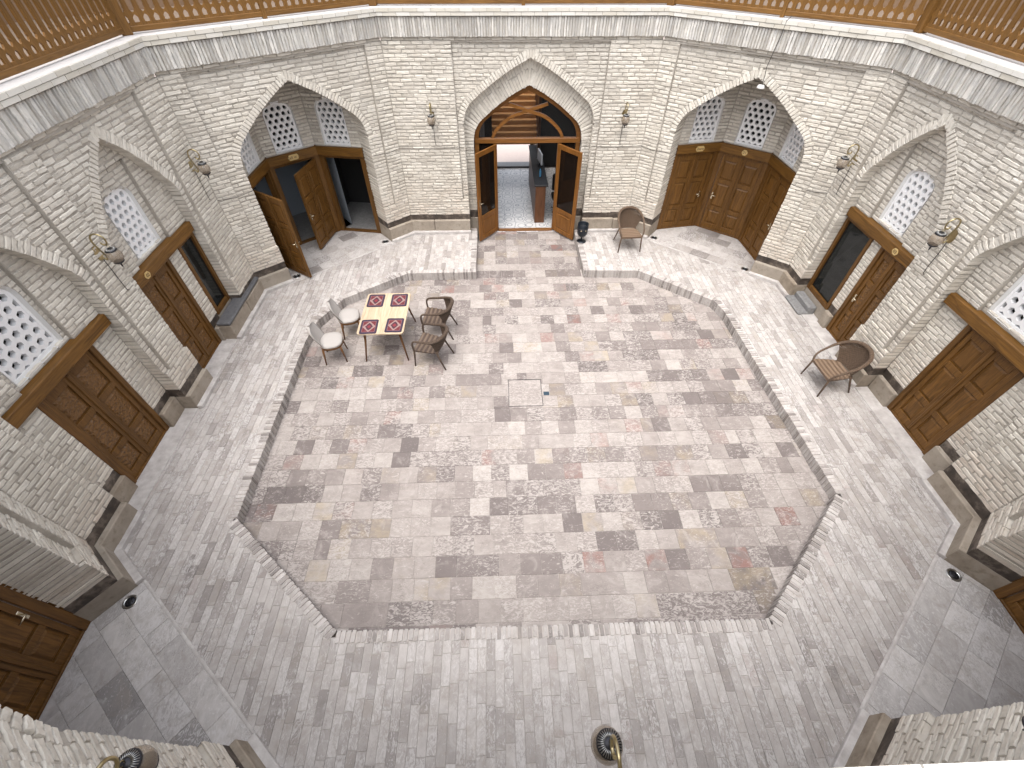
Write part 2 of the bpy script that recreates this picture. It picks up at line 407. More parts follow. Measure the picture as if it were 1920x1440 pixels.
def kerb_t(var):
    key = ('b', 'k', var)
    if key in TEMPL: return key
    r = random.Random(var*31+3); j = lambda a: r.uniform(-a, a)
    out = [(x+j(.012), z+j(.05)) for x, z in [(-.5, -.5), (0, -.5), (.5, -.5), (.5, .5), (0, .5), (-.5, .5)]]
    A = [(x*.985, j(.002), z*.9) for x, z in out]; B = [(x, .004, z) for x, z in out]; C = [(x+(j(.02) if abs(x) > .4 else 0), .135+j(.012), z) for x, z in out]
    n = 6; fs = [tuple(range(n))]
    for o in (0, n): fs += [(o+i, o+n+i, o+n+(i+1) % n, o+(i+1) % n) for i in range(n)]
    fs.append(tuple(range(3*n-1, 2*n-1, -1)))
    TEMPL[key] = (np.array(A+B+C), fs, False); return key
def tile_t(var, th=.025, b=.0012):
    key = ('t', var, th)
    if key in TEMPL: return key
    r = random.Random(var*77+5); j = lambda a: r.uniform(-a, a)
    base = [(-.5, -.5), (0, -.5), (.5, -.5), (.5, 0), (.5, .5), (0, .5), (-.5, .5), (-.5, 0)]
    out = [(x+j(.004), y+j(.004)) for x, y in base]
    A = [(x*.99, y*.99, 0) for x, y in out]; B = [(x, y, -b) for x, y in out]; C = [(x, y, -th) for x, y in out]
    n = 8; fs = [tuple(range(n))]
    for o in (0, n): fs += [(o+i, o+n+i, o+n+(i+1) % n, o+(i+1) % n) for i in range(n)]
    TEMPL[key] = (np.array(A+B+C), fs, False); return key
def cbox_t(key, sx0, sx1, sy0, sy1, sz0, sz1, b):
    k = ('c', key)
    if k not in TEMPL:
        m = MB().box(sx0, sx1, sy0, sy1, sz0, sz1, b); TEMPL[k] = (np.array(m.v), m.f, False)
    return k
def shared_mesh(key, mat):
    k = (key, mat.name)
    if k not in TMESH:
        vs, fs, sm = TEMPL[key]; me = bpy.data.meshes.new('piece_' + key[0]); me.from_pydata([tuple(v) for v in vs], [], fs)
        me.materials.append(mat); me.polygons.foreach_set('use_smooth', [sm]*len(fs)); me.update(); TMESH[k] = me
    return TMESH[k]
def place_pieces(parent, PM, lst, name, mat, run_name, run_mat, limit=300):
    """lst of (local matrix, template, tint, (half vector a, half vector b) in local axes of the template)"""
    sc = []
    for i, (M, key, tint) in enumerate(lst):
        W = PM @ M; ext = TEMPL[key][0]; c = Vector(ext.mean(0)); a = W @ c; q = project(a); s = 0
        if q and -30 < q[0] < 1950 and -30 < q[1] < 1470:
            if key[0] == 'b': e1, e2 = Vector((.5, 0, 0)), Vector((0, 0, .5))
            else: e1, e2 = Vector((.5, 0, 0)), Vector((0, .5, 0))
            o = W @ Vector((0, 0, 0)); q0 = project(o); q1 = project(W @ e1); q2 = project(W @ e2)
            if q0 and q1 and q2: s = abs((q1[0]-q0[0])*(q2[1]-q0[1]) - (q1[1]-q0[1])*(q2[0]-q0[0]))
        sc.append((s, i))
    sc.sort(reverse=True); single = [i for s, i in sc[:limit] if s > 0]; keep = set(single)
    for i in single:
        M, key, tint = lst[i]; o = link(name, shared_mesh(key, mat), parent, M); o.color = (*tint, 1)
    rest = [i for i in range(len(lst)) if i not in keep]
    if not rest: return
    V = []; Fc = []; tn = []; sm = []; off = 0
    for i in rest:
        M, key, tint = lst[i]; vs, fs, s_ = TEMPL[key]; A = np.array(M)
        V.append(vs @ A[:3, :3].T + A[:3, 3]); Fc += [tuple(k+off for k in f) for f in fs]; sm += [s_]*len(fs)
        tn.append(np.tile(np.array((*tint, 1.0)), (len(vs), 1))); off += len(vs)
    me = bpy.data.meshes.new(run_name); me.from_pydata(np.concatenate(V).tolist(), [], Fc); me.materials.append(run_mat)
    me.polygons.foreach_set('use_smooth', sm)
    at = me.color_attributes.new('tint', 'FLOAT_COLOR', 'POINT'); at.data.foreach_set('color', np.concatenate(tn).astype(np.float32).ravel()); me.update()
    tag(link(run_name, me, parent), kind='stuff')
rt3 = lambda: (RND.random(), RND.random(), RND.random())
# ------------------------------------------------------------------ dimensions
TZ = .2                       # terrace level above the sunken court
YB, YF, XS, YC = 11.4, -.03, 6.12, 5.685
CX, CY = 2.92, 8.77           # chamfer corners
CL = math.hypot(XS-CX, YB-CY); CE = ((XS-CX)/CL, (YB-CY)/CL)
ZB, ZC, ZS, ZT = .69, 4.43, 4.83, 4.96
def arch(w, z0, z1, r, n=9, bul=.045):
    """right half of a four-centred arch from (w,z0) to (0,z1)"""
    def seg(ax, az):
        L = math.hypot(ax, z1-az); nx, nz = (z1-az)/L, ax/L
        return [(ax*(1-t)+nx*bul*4*t*(1-t), az*(1-t)+z1*t+nz*bul*4*t*(1-t)) for t in (.12, .25, .4, .55, .7, .85, 1)]
    cx = w-r; d = math.hypot(cx, z1-z0); base = math.atan2(z1-z0, -cx); th = base - math.acos(r/d)
    return [(cx + r*math.cos(th*i/n), z0 + r*math.sin(th*i/n)) for i in range(n+1)]+ seg(cx+r*math.cos(th), z0+r*math.sin(th))
def offset(pl, d):
    out = []
    for i, p in enumerate(pl):
        a = pl[max(i-1, 0)]; b = pl[min(i+1, len(pl)-1)]; t = (b[0]-a[0], b[1]-a[1]); L = math.hypot(*t)
        out.append((p[0]+t[1]/L*d, p[1]-t[0]/L*d))
    if abs(pl[-1][0]) < 1e-6:
        s = pl[-2]; t = (pl[-1][0]-s[0], pl[-1][1]-s[1]); L = math.hypot(*t); out[-1] = (0, pl[-1][1] + d*L/abs(t[0]))
    return out
def halfw(pl, z):
    if z <= pl[0][1]: return pl[0][0]
    for a, b in zip(pl, pl[1:]):
        if a[1] <= z <= b[1]: return a[0] + (b[0]-a[0])*(z-a[1])/max(b[1]-a[1], 1e-6)
    return 0
class Wall:
    def __init__(s, label, O, n):
        s.e = (n[1], -n[0]); s.M = T(O[0], O[1], 0, math.atan2(s.e[1], s.e[0]))
        s.root = empty('brick_facade', s.M, label, 'facade'); s.p = []; s.wb = []; s.so = []; s.core = MB()
    def lay(s, F, z0, z1, iv, dep=.075, course=.073, lm=.262):
        n = max(1, round((z1-z0)/course)); h = (z1-z0)/n
        for k in range(n):
            zc = z0 + (k+.5)*h
            for (a, b, da, db) in iv(zc):
                if b-a < .03: continue
                x = a; first = True; start = lm*(RND.uniform(.3, .6) if k % 2 else RND.uniform(.75, 1.05))
                while x < b-.004:
                    L = start if first else lm*RND.uniform(.8, 1.12)
                    if b-(x+L) < .09: L = b-x
                    last = x+L >= b-.004
                    d = da if (first and da) else (db if (last and db) else dep)
                    g = RND.uniform(.010, .026)
                    M = F @ T(x+L/2, RND.uniform(-.006, .004), zc+RND.uniform(-.006, .006), 0, max(L-g, .02), 1, h*RND.uniform(.58, .82)) @ Matrix.Rotation(RND.uniform(-.014, .014), 4, 'Y')
                    s.p.append((M, brick_t(d, RND.randrange(7)), rt3())); x += L; first = False
    def corefill(s, F, zs, iv, d=.0105, ext=0.0):
        for a, b in zip(zs, zs[1:]):
            A = iv(a+1e-4); B = iv(b-1e-4)
            if len(A) != len(B): A = B = iv((a+b)/2)
            for n_, (p, q) in enumerate(zip(A, B)):
                if n_ == 0: p = (p[0]-ext, *p[1:]); q = (q[0]-ext, *q[1:])
                if n_ == len(A)-1: p = (p[0], p[1]+ext); q = (q[0], q[1]+ext)
                s.core.add([tuple(F @ Vector(v)) for v in ((p[0], d, a), (p[1], d, a), (q[1], d, b), (q[0], d, b))], [(0, 1, 2, 3)])
    def reveal(s, F, pl, d0, d1):
        s.core.strip([tuple(F @ Vector((u, d0, z))) for u, z in pl], [tuple(F @ Vector((u, d1, z))) for u, z in pl])
    def ring(s, F, pl, c, L, dep, y=0.0, pitch=.066, sides=(1, -1)):
        for sg in sides:
            seg = [(Vector((p[0], p[1])), Vector((q[0], q[1]))) for p, q in zip(pl, pl[1:])]; acc = pitch/2
            for p, q in seg:
                l = (q-p).length; t = (q-p)/l if l > 0 else Vector((0, 1))
                while acc <= l:
                    m = p+t*acc; nx = Vector((t.y, -t.x)); ln = L*RND.uniform(.85, 1.1)
                    M = F @ frame((c+sg*(m.x+nx.x*ln/2), y+RND.uniform(-.012, .002), m.y+nx.y*ln/2), (sg*nx.x*ln, 0, nx.y*ln), (0, 1, 0), (sg*t.x*pitch*.84, 0, t.y*pitch*.84))
                    s.p.append((M, brick_t(dep, RND.randrange(7)), (RND.uniform(.35, 1), RND.random(), RND.random()))); acc += pitch
                acc -= l
        if len(sides) == 2 and abs(pl[-1][0]) < 1e-6:
            sl = (pl[-1][1]-pl[-2][1])/max(abs(pl[-2][0]-pl[-1][0]), 1e-6)
            for k in range(-2, 3):
                x = k*pitch*.92; ln = L*RND.uniform(.95, 1.15); z0 = pl[-1][1]-abs(x)*sl*.55+.004
                s.p.append((F @ frame((c+x, y-.006+RND.uniform(-.004, .004), z0+ln/2), (x*.5*ln, 0, ln), (0, 1, 0), (pitch*.84, 0, -x*.4*pitch)), brick_t(dep, RND.randrange(7)), (RND.uniform(.35, 1), RND.random(), RND.random())))
    def cornice(s, u0, u1):
        F = Matrix.Identity(4)
        s.lay(F, ZC, 4.5, lambda z: [(u0, u1, 0, 0)], dep=.1, lm=.27)
        s.corefill(F, [4.40, 4.51], lambda z: [(u0, u1, 0, 0)], .02)
        n = int((u1-u0-.04)/.056); w = (u1-u0-.04)/n
        for i in range(n):
            h = ZS-4.495; z = 4.495+h/2
            M = T(u0+.02+(i+.5)*w, -.05+RND.uniform(-.016, .010), z) @ frame((0, 0, 0), (RND.uniform(-.006, .006), 0, h*RND.uniform(.94, 1.03)), (0, 1, 0), (w*RND.uniform(.6, .95), 0, RND.uniform(-.004, .004)))
            s.so.append((M, brick_t(.14, RND.randrange(7)), rt3()))
        s.core.add([(u0, -.037, 4.49), (u1, -.037, 4.49), (u1, -.037, ZS), (u0, -.037, ZS)], [(0, 1, 2, 3)])
        s.core.add([(u0, -.04, 4.497), (u1, -.04, 4.497), (u1, .1, 4.497), (u0, .1, 4.497)], [(0, 1, 2, 3)])
        for k in range(2):
            x = u0; z0 = ZS+.006+k*.064
            while x < u1-.05:
                L = min(RND.uniform(.26, .285) if x > u0+.01 or k else .14, u1-x)
                if u1-(x+L) < .07: L = u1-x
                d = -.085 - .008*k
                s.wb.append((T(x+L/2, d+RND.uniform(-.003, .003), z0+.029, 0, L-.008, 1, .056), cbox_t('wb', -.5, .5, 0, .2, -.5, .5, .0), rt3())); x += L
        s.core.add([(u0, -.07, ZS), (u1, -.07, ZS), (u1, -.07, ZT-.004), (u0, -.07, ZT-.004)], [(0, 1, 2, 3)])
        s.core.add([(u0, -.08, ZS), (u1, -.08, ZS), (u1, .1, ZS), (u0, .1, ZS)], [(0, 1, 2, 3)])
    def plinth(s, u0, u1, d=0.0, skirt=True, back=.22, band=True):
        x = u0
        while x < u1-.01:
            L = RND.uniform(.55, .95)
            if u1-(x+L) < .25: L = u1-x
            z1 = .545+RND.uniform(-.018, .014)
            o = MB().box(x+.004, x+L-.004, d-.07+RND.uniform(-.012, .008), d+back, TZ-.02, z1, .012).build('plinth_stone', PLINTH, s.root)
            o.color = (*rt3(), 1); x += L
        if band: MB().box(u0+.006, u1-.006, d+.004, d+back-.02, .50, ZB+.012, .006).build('damp_course', TAR, s.root)
        if skirt: MB().box(u0, u1, d-.15, d-.05, TZ-.01, TZ+.075+RND.uniform(-.005, .005), .008).build('skirting_stone', SKIRT, s.root)
    def finish(s):
        s.core.build('mortar_core', MORTAR, s.root, recalc=False)
        place_pieces(s.root, s.M, s.p, 'brick', BRICK, 'brickwork', BRICK_J)
        place_pieces(s.root, s.M, s.wb, 'cornice_brick', WBRICK, 'cornice_brickwork', WBRICK_J)
        if s.so: place_pieces(s.root, s.M, s.so, 'soldier_brick', BRICK, 'soldier_course', SOLDIER, 0)
SKIRT = NT('skirting_marble'); _p = SKIRT.pos()
SKIRT = SKIRT.out(SKIRT.mix(SKIRT.step(SKIRT.noise(_p, 5, 6, .65), .35, .65), (.36, .33, .315), (.55, .525, .505)), .55)
I4 = Matrix.Identity(4)
# ------------------------------------------------------------------ joinery
def lattice_shape(w, h, r=None):
    """convex outline: upright sides with a flattened pointed head"""
    a = arch(w/2, h-.72*(w/2), h, .30*w, 5, 0)
    a = [p for i, p in enumerate(a) if i < 6] + [a[-1]]
    return [(-w/2, 0)] + [(w/2, 0)] + a + [(-x, z) for x, z in a[-2::-1]]
LATT = {}
def lattice_meshes(w, h, pitch):
    if (w, h) in LATT: return LATT[w, h]
    pl = lattice_shape(w, h); bm = bmesh.new(); R = pitch/math.sqrt(3); r = R*.60
    rows = int(h/(1.5*R))+2; cols = int(w/pitch)+3
    for i in range(-1, rows):
        for k in range(-cols, cols+1):
            cx = (k + (.5 if i % 2 else 0))*pitch; cz = i*1.5*R + .02
            O = [(cx+R*math.cos(math.radians(60*q+30)), cz+R*math.sin(math.radians(60*q+30))) for q in range(6)]
            I = [(cx+r*math.cos(math.radians(60*q+30)), cz+r*math.sin(math.radians(60*q+30))) for q in range(6)]
            vo = [bm.verts.new((x, 0, z)) for x, z in O]; vi = [bm.verts.new((x, 0, z)) for x, z in I]; vb = [bm.verts.new((x, .07, z)) for x, z in I]
            for q in range(6):
                p = (q+1) % 6; bm.faces.new((vo[q], vo[p], vi[p], vi[q])); bm.faces.new((vi[q], vi[p], vb[p], vb[q]))
    n = len(pl)
    for i in range(n):
        a = Vector((pl[i][0], 0, pl[i][1])); b = Vector((pl[(i+1) % n][0], 0, pl[(i+1) % n][1])); t = b-a
        if t.length < 1e-4: continue
        bmesh.ops.bisect_plane(bm, geom=bm.verts[:]+bm.edges[:]+bm.faces[:], plane_co=a, plane_no=Vector((t.z, 0, -t.x)).normalized(), clear_outer=True)
    bmesh.ops.remove_doubles(bm, verts=bm.verts, dist=.0005)
    me = bpy.data.meshes.new('lattice'); bm.to_mesh(me); bm.free(); me.materials.append(GYPSUM)
    # border with depth
    f = MB(); wd = .035
    cxm = 0; czm = h*.45
    inn = []
    for i in range(n):
        a = pl[i-1]; p = pl[i]; b = pl[(i+1) % n]
        t1 = Vector((p[0]-a[0], p[1]-a[1])); t2 = Vector((b[0]-p[0], b[1]-p[1]))
        if t1.length < 1e-5: t1 = t2
        if t2.length < 1e-5: t2 = t1
        t1.normalize(); t2.normalize(); nn = Vector((-t1.y-t2.y, t1.x+t2.x)); nn = nn/max(nn.length, 1e-6)/max(.4, math.sqrt(max(.2, (1+t1.dot(t2))/2)))
        inn.append((p[0]+nn.x*wd, p[1]+nn.y*wd))
    for q in range(n):
        p = (q+1) % n
        A, B, C, D = pl[q], pl[p], inn[p], inn[q]
        f.add([(A[0], -.006, A[1]), (B[0], -.006, B[1]), (C[0], -.006, C[1]), (D[0], -.006, D[1])], [(0, 1, 2, 3)])
        f.add([(C[0], -.006, C[1]), (D[0], -.006, D[1]), (D[0], .045, D[1]), (C[0], .045, C[1])], [(0, 1, 2, 3)])
        f.add([(A[0], -.006, A[1]), (B[0], -.006, B[1]), (B[0], .05, B[1]), (A[0], .05, A[1])], [(0, 1, 2, 3)])
    g = MB().prism(pl, .16, .165)
    LATT[w, h] = (me, f.mesh('lattice_border', GYPSUM, False), g.mesh('lattice_pane', LATPANE))
    return LATT[w, h]
def lattice_window(wall, M, w, h, pitch=.135, pane=None):
    a, b, c = lattice_meshes(w, h, pitch)
    o = link('lattice_window', a, wall.root, M); link('window_border', b, o); link('window_pane', c, o)
    # plaster reveal around the screen
    pl = lattice_shape(w, h); rv = MB()
    big = [(x*1.06, (z-h*.4)*1.05+h*.4) for x, z in pl]
    n = len(pl)
    for q in range(n):
        p = (q+1) % n; A, B, C, D = big[q], big[p], pl[p], pl[q]
        rv.add([(A[0], -.055, A[1]), (B[0], -.055, B[1]), (C[0], 0, C[1]), (D[0], 0, D[1])], [(0, 1, 2, 3)])
        rv.add([(D[0], -.004, D[1]), (C[0], -.004, C[1]), (C[0], .17, C[1]), (D[0], .17, D[1])], [(0, 1, 2, 3)])
    rv.build('window_reveal', PLASTER, o, recalc=False)
    return o
CARVE = NT('carved_panel_wood'); _v = CARVE.obj()
_c = CARVE.n('ShaderNodeTexVoronoi', Scale=26.0); _c.feature = 'SMOOTH_F1'; CARVE.set(_c.inputs['Vector'], CARVE.vscale(_v, (1, .2, 1)))
_n = CARVE.noise(CARVE.vscale(_v, (26, 26, 3)), 1, 6)
CARVE = CARVE.out(CARVE.mix(_n, (.086, .039, .0085), (.185, .085, .0195)), .48, _c.outputs[0], 1.0, .03)
def leaf_parts(door, ML, w, h, carved=False, both=True, handle_side=1, handles=True):
    """panelled door leaf as two columns of panels; ML puts the hinge at x=0, front face y=0"""
    th = .045; m = MB(); pm = []
    cols = [(0, w/2-.004), (w/2+.004, w)]
    zs = [(.0, .13), (.13, .50), (.50, .60), (.60, h*.64), (h*.64, h*.64+.10), (h*.64+.10, h-.12), (h-.12, h)]
    m.box(0, w, .019, th-.019, 0, h)
    fa = [(0, .0)] if not both else [(0, .0), (1, th)]
    for x0, x1 in cols:
        st = .075
        for side in ((0, 1) if both else (0,)):
            y0, y1 = (-.004, .0195) if side == 0 else (th-.0195, th+.004)
            for a, b in ((x0, x0+st), (x1-st, x1)): m.box(a, b, y0, y1, 0, h, .003)
            for a, b in (zs[0], zs[2], zs[4], zs[6]): m.box(x0+st+.001, x1-st-.001, y0, y1, a, b, .003)
            for a, b in (zs[1], zs[3], zs[5]):
                px0, px1, pz0, pz1 = x0+st+.018, x1-st-.018, a+.022, b-.022
                s_ = MB(); yo = .0185 if side == 0 else th-.0185; yi = .000 if side == 0 else th
                i_ = .03
                v = [(px0, yo, pz0), (px1, yo, pz0), (px1, yo, pz1), (px0, yo, pz1), (px0+i_, yi, pz0+i_), (px1-i_, yi, pz0+i_), (px1-i_, yi, pz1-i_), (px0+i_, yi, pz1-i_)]
                s_.add(v, [(4, 5, 6, 7), (0, 1, 5, 4), (1, 2, 6, 5), (2, 3, 7, 6), (3, 0, 4, 7)])
                s_.build('panel', CARVE if carved else DOORW, door, ML, recalc=False)
    # closing bead over the meeting line
    m.box(w/2-.026, w/2+.026, -.022, .002, .02, h-.02, .008)
    m.build('leaf', DOORW, door, ML)
    if handles:
        hx = w-.05 if handle_side > 0 else .05; hd = MB(); zz = h*.47
        for sg, y in ((-1, -.002), (1, th+.002)) if both else ((-1, -.002),):
            hd.box(hx-.018, hx+.018, min(y, y+sg*.008), max(y, y+sg*.008), zz-.11, zz+.06, .003)
            hd.tube([(hx, y, zz), (hx, y+sg*.05, zz), (hx-handle_side*.03, y+sg*.055, zz), (hx-handle_side*.11, y+sg*.05, zz-.005)], .009, 8)
            hd.tube([(hx, y, zz-.07), (hx, y+sg*.018, zz-.07)], .012, 8)
        hd.build('handle', CHROME, door, ML)
def door(wall, M, w, h, jamb=.085, carved=False, open_=None, name='door', hs=1, closed=True, depth=.12, frame_mat=None, handles=True):
    """M: bottom-left corner of the frame's front face; open_=(hinge side, angle)"""
    f = MB(); f.box(0, jamb, 0, depth, 0, h, .006); f.box(w-jamb, w, 0, depth, 0, h, .006); f.box(jamb, w-jamb, .002, depth, h-.06, h, .004)
    f.box(jamb+.001, w-jamb-.001, .01, depth, 0, .035, .004)
    d = f.build(name, frame_mat or FRAMEW, wall.root, M)
    lw, lh = w-2*jamb-.012, h-.06-.045
    if open_ is None:
        if closed: leaf_parts(d, T(jamb+.006, .035, .04), lw, lh, carved, False, hs, handles)
    else:
        side, ang = open_
        if side < 0: ML = T(jamb+.006, .0, .04) @ Matrix.Rotation(-ang, 4, 'Z')
        else: ML = T(w-jamb-.006, .0, .04) @ Matrix.Rotation(ang, 4, 'Z') @ Matrix.Diagonal((-1, 1, 1, 1))
        leaf_parts(d, ML, lw, lh, carved, True, 1)
    return d
def plaque(wall, M, w, h, txt):
    o = MB().prism([(-w/2+h*.3, -h/2), (w/2-h*.3, -h/2), (w/2, -h*.12), (w/2, h*.12), (w/2-h*.3, h/2), (-w/2+h*.3, h/2), (-w/2, h*.12), (-w/2, -h*.12)], 0, .008).build('number_plaque', PLAQUE, wall.root, M)
    cu = bpy.data.curves.new('t', 'FONT'); cu.body = txt; cu.size = h*.75; cu.align_x = 'CENTER'; cu.align_y = 'CENTER'; cu.extrude = .0015
    to = bpy.data.objects.new('t', cu); COL.objects.link(to); dg = bpy.context.evaluated_depsgraph_get(); me = bpy.data.meshes.new_from_object(to.evaluated_get(dg))
    bpy.data.objects.remove(to); me.materials.clear(); me.materials.append(INK)
    link('plaque_lettering', me, o, Matrix.Translation((0, -.003, 0)) @ Matrix.Rotation(math.pi/2, 4, 'X'))
# ------------------------------------------------------------------ walls
def chamfer(label, O, n, front=False, doors=None, plaques=None):
    W = Wall(label, O, n); L = CL; c = L/2
    jw = 1.36 if not front else 1.34
    P0, P1 = .37, L-.44+.0; P1 = L-.37
    ar = arch(jw, 2.80, 4.05, .62); ro = offset(ar, .14)
    def front_iv(z):
        if z > 1.1: return [(0, P0, 0, 0), (P1, L, 0, 0)]
        return [(0, c-jw, 0, .5), (c+jw, L, .5, 0)]
    W.lay(I4, ZB, 1.1, front_iv); W.lay(I4, 1.1, ZC, front_iv)
    W.corefill(I4, [ZB, 1.1, ZC], front_iv, ext=.06)
    Fp = T(0, .055, 0)
    def pan_iv(z, o=ro):
        if z < 2.8: return [(P0, c-jw, 0, .46), (c+jw, P1, .46, 0)]
        hw = halfw(o, z)
        return [(P0, c-hw, 0, 0), (c+hw, P1, 0, 0)] if hw > 0.001 else [(P0, P1, 0, 0)]
    W.lay(Fp, 1.1, ZC, pan_iv)
    W.ring(Fp, [p for p in ar], c, .14, .46)
    oa = offset(ar, .02)
    W.corefill(Fp, [1.1, 2.8] + [p[1] for p in oa if p[1] > 2.81] + [ZC], lambda z: [(P0, c-halfw(oa, z), 0, 0), (c+halfw(oa, z), P1, 0, 0)] if halfw(oa, z) > .001 else [(P0, P1, 0, 0)])
    for sg in (1, -1):
        W.reveal(I4, [(c+sg*(jw+.016), ZB), (c+sg*(jw+.016), 1.1)], .013, .52); W.reveal(I4, [(c+sg*(jw+.016), 1.1)] + [(c+sg*x, z) for x, z in oa], .075, .52)
    for u in (P0, P1): W.reveal(I4, [(u, 1.1), (u, ZC)], .01, .09)
    W.cornice(0, L)
    W.plinth(-.03, c-jw, 0, back=.52); W.plinth(c+jw, L+.03, 0, back=.52)
    # niche of three faces
    A = (c-jw, .5); B = (c-.6, 1.36); C = (c+.6, 1.36); D = (c+jw, .5)
    for (px_, py_), (ox, oy) in ((A, (-.075, .05)), (B, (-.035, .075)), (C, (.035, .075)), (D, (.075, .05))):
        MB().box(px_+ox-.065, px_+ox+.065, py_+oy-.065, py_+oy+.065, TZ-.02, 2.42).build('corner_leak_filler', FRAMEW, W.root)  # added filler behind each niche corner, stops light leaking between the frames
    for k, (p, q) in enumerate(((A, B), (B, C), (C, D))):
        dx, dy = q[0]-p[0], q[1]-p[1]; w = math.hypot(dx, dy); F = T(p[0], p[1], 0, math.atan2(dy, dx))
        ww, wh = .62, .96; wx = w/2
        if front and k == 1: pass
        sh = lattice_shape(ww+.03, wh+.03)
        def niv(z, w=w, wx=wx, ww=ww, wh=wh):
            zz = z-2.43
            if 0 <= zz <= wh+.02:
                pl = [(x, y) for x, y in sh if x >= 0][1:]
                hw = halfw(pl, zz)
                return [(0, wx-hw, 0, 0), (wx+hw, w, 0, 0)]
            return [(0, w, 0, 0)]
        W.lay(F, 2.41, 4.35, niv); W.corefill(F, [2.4, 2.43] + [2.43+y for x, y in sh if x >= 0][2:] + [4.4], niv, ext=.06)
        lattice_window(W, F @ T(wx, .055, 2.44), ww, wh, .15)
        MB().box(-.01, w+.01, -.05, .12, 2.2, 2.40, .008).build('lintel', LINTELW, W.root, F)
        dd = (doors or {}).get(k)
        door(W, F @ T(.0, .0, TZ+.012), w, 2.2-TZ-.013, jamb=.11, open_=dd[1] if dd and dd[0] == 'open' else None, closed=not(dd and dd[0] == 'none'), hs=(1, -1, 1)[k])
        if dd:
            rm = MB(); m_ = dd[2]
            q0, q1 = .1, w-.1; dp = 1.7
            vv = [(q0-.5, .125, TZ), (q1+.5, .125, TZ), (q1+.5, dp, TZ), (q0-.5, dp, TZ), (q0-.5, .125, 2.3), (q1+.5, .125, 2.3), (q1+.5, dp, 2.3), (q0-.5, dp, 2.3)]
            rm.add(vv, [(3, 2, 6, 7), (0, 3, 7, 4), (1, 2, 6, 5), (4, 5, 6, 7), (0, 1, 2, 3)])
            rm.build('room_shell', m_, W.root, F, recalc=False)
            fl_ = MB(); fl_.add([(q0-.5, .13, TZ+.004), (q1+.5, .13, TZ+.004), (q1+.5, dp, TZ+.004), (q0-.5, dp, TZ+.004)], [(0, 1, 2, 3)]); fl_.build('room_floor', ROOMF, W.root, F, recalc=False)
        pp = (plaques or {}).get(k)
        if pp: plaque(W, F @ T(w*.5, -.06, 2.30), pp[0], .12, pp[1])
    if not front:
        MB().tube([(.0, -.012, 2.37), (.3, -.014, 2.33), (c-jw-.02, -.008, 2.36)], .005, 5).build('wall_cable', CORD, W.root); MB().tube([(c+jw+.02, -.008, 2.36), (L-.3, -.014, 2.33), (L, -.012, 2.37)], .005, 5).build('wall_cable', CORD, W.root)
    W.core.add([(c-jw-.1, .05, 4.38), (c+jw+.1, .05, 4.38), (c+.7, 1.5, 4.38), (c-.7, 1.5, 4.38)], [(0, 1, 2, 3)])
    W.finish(); return W
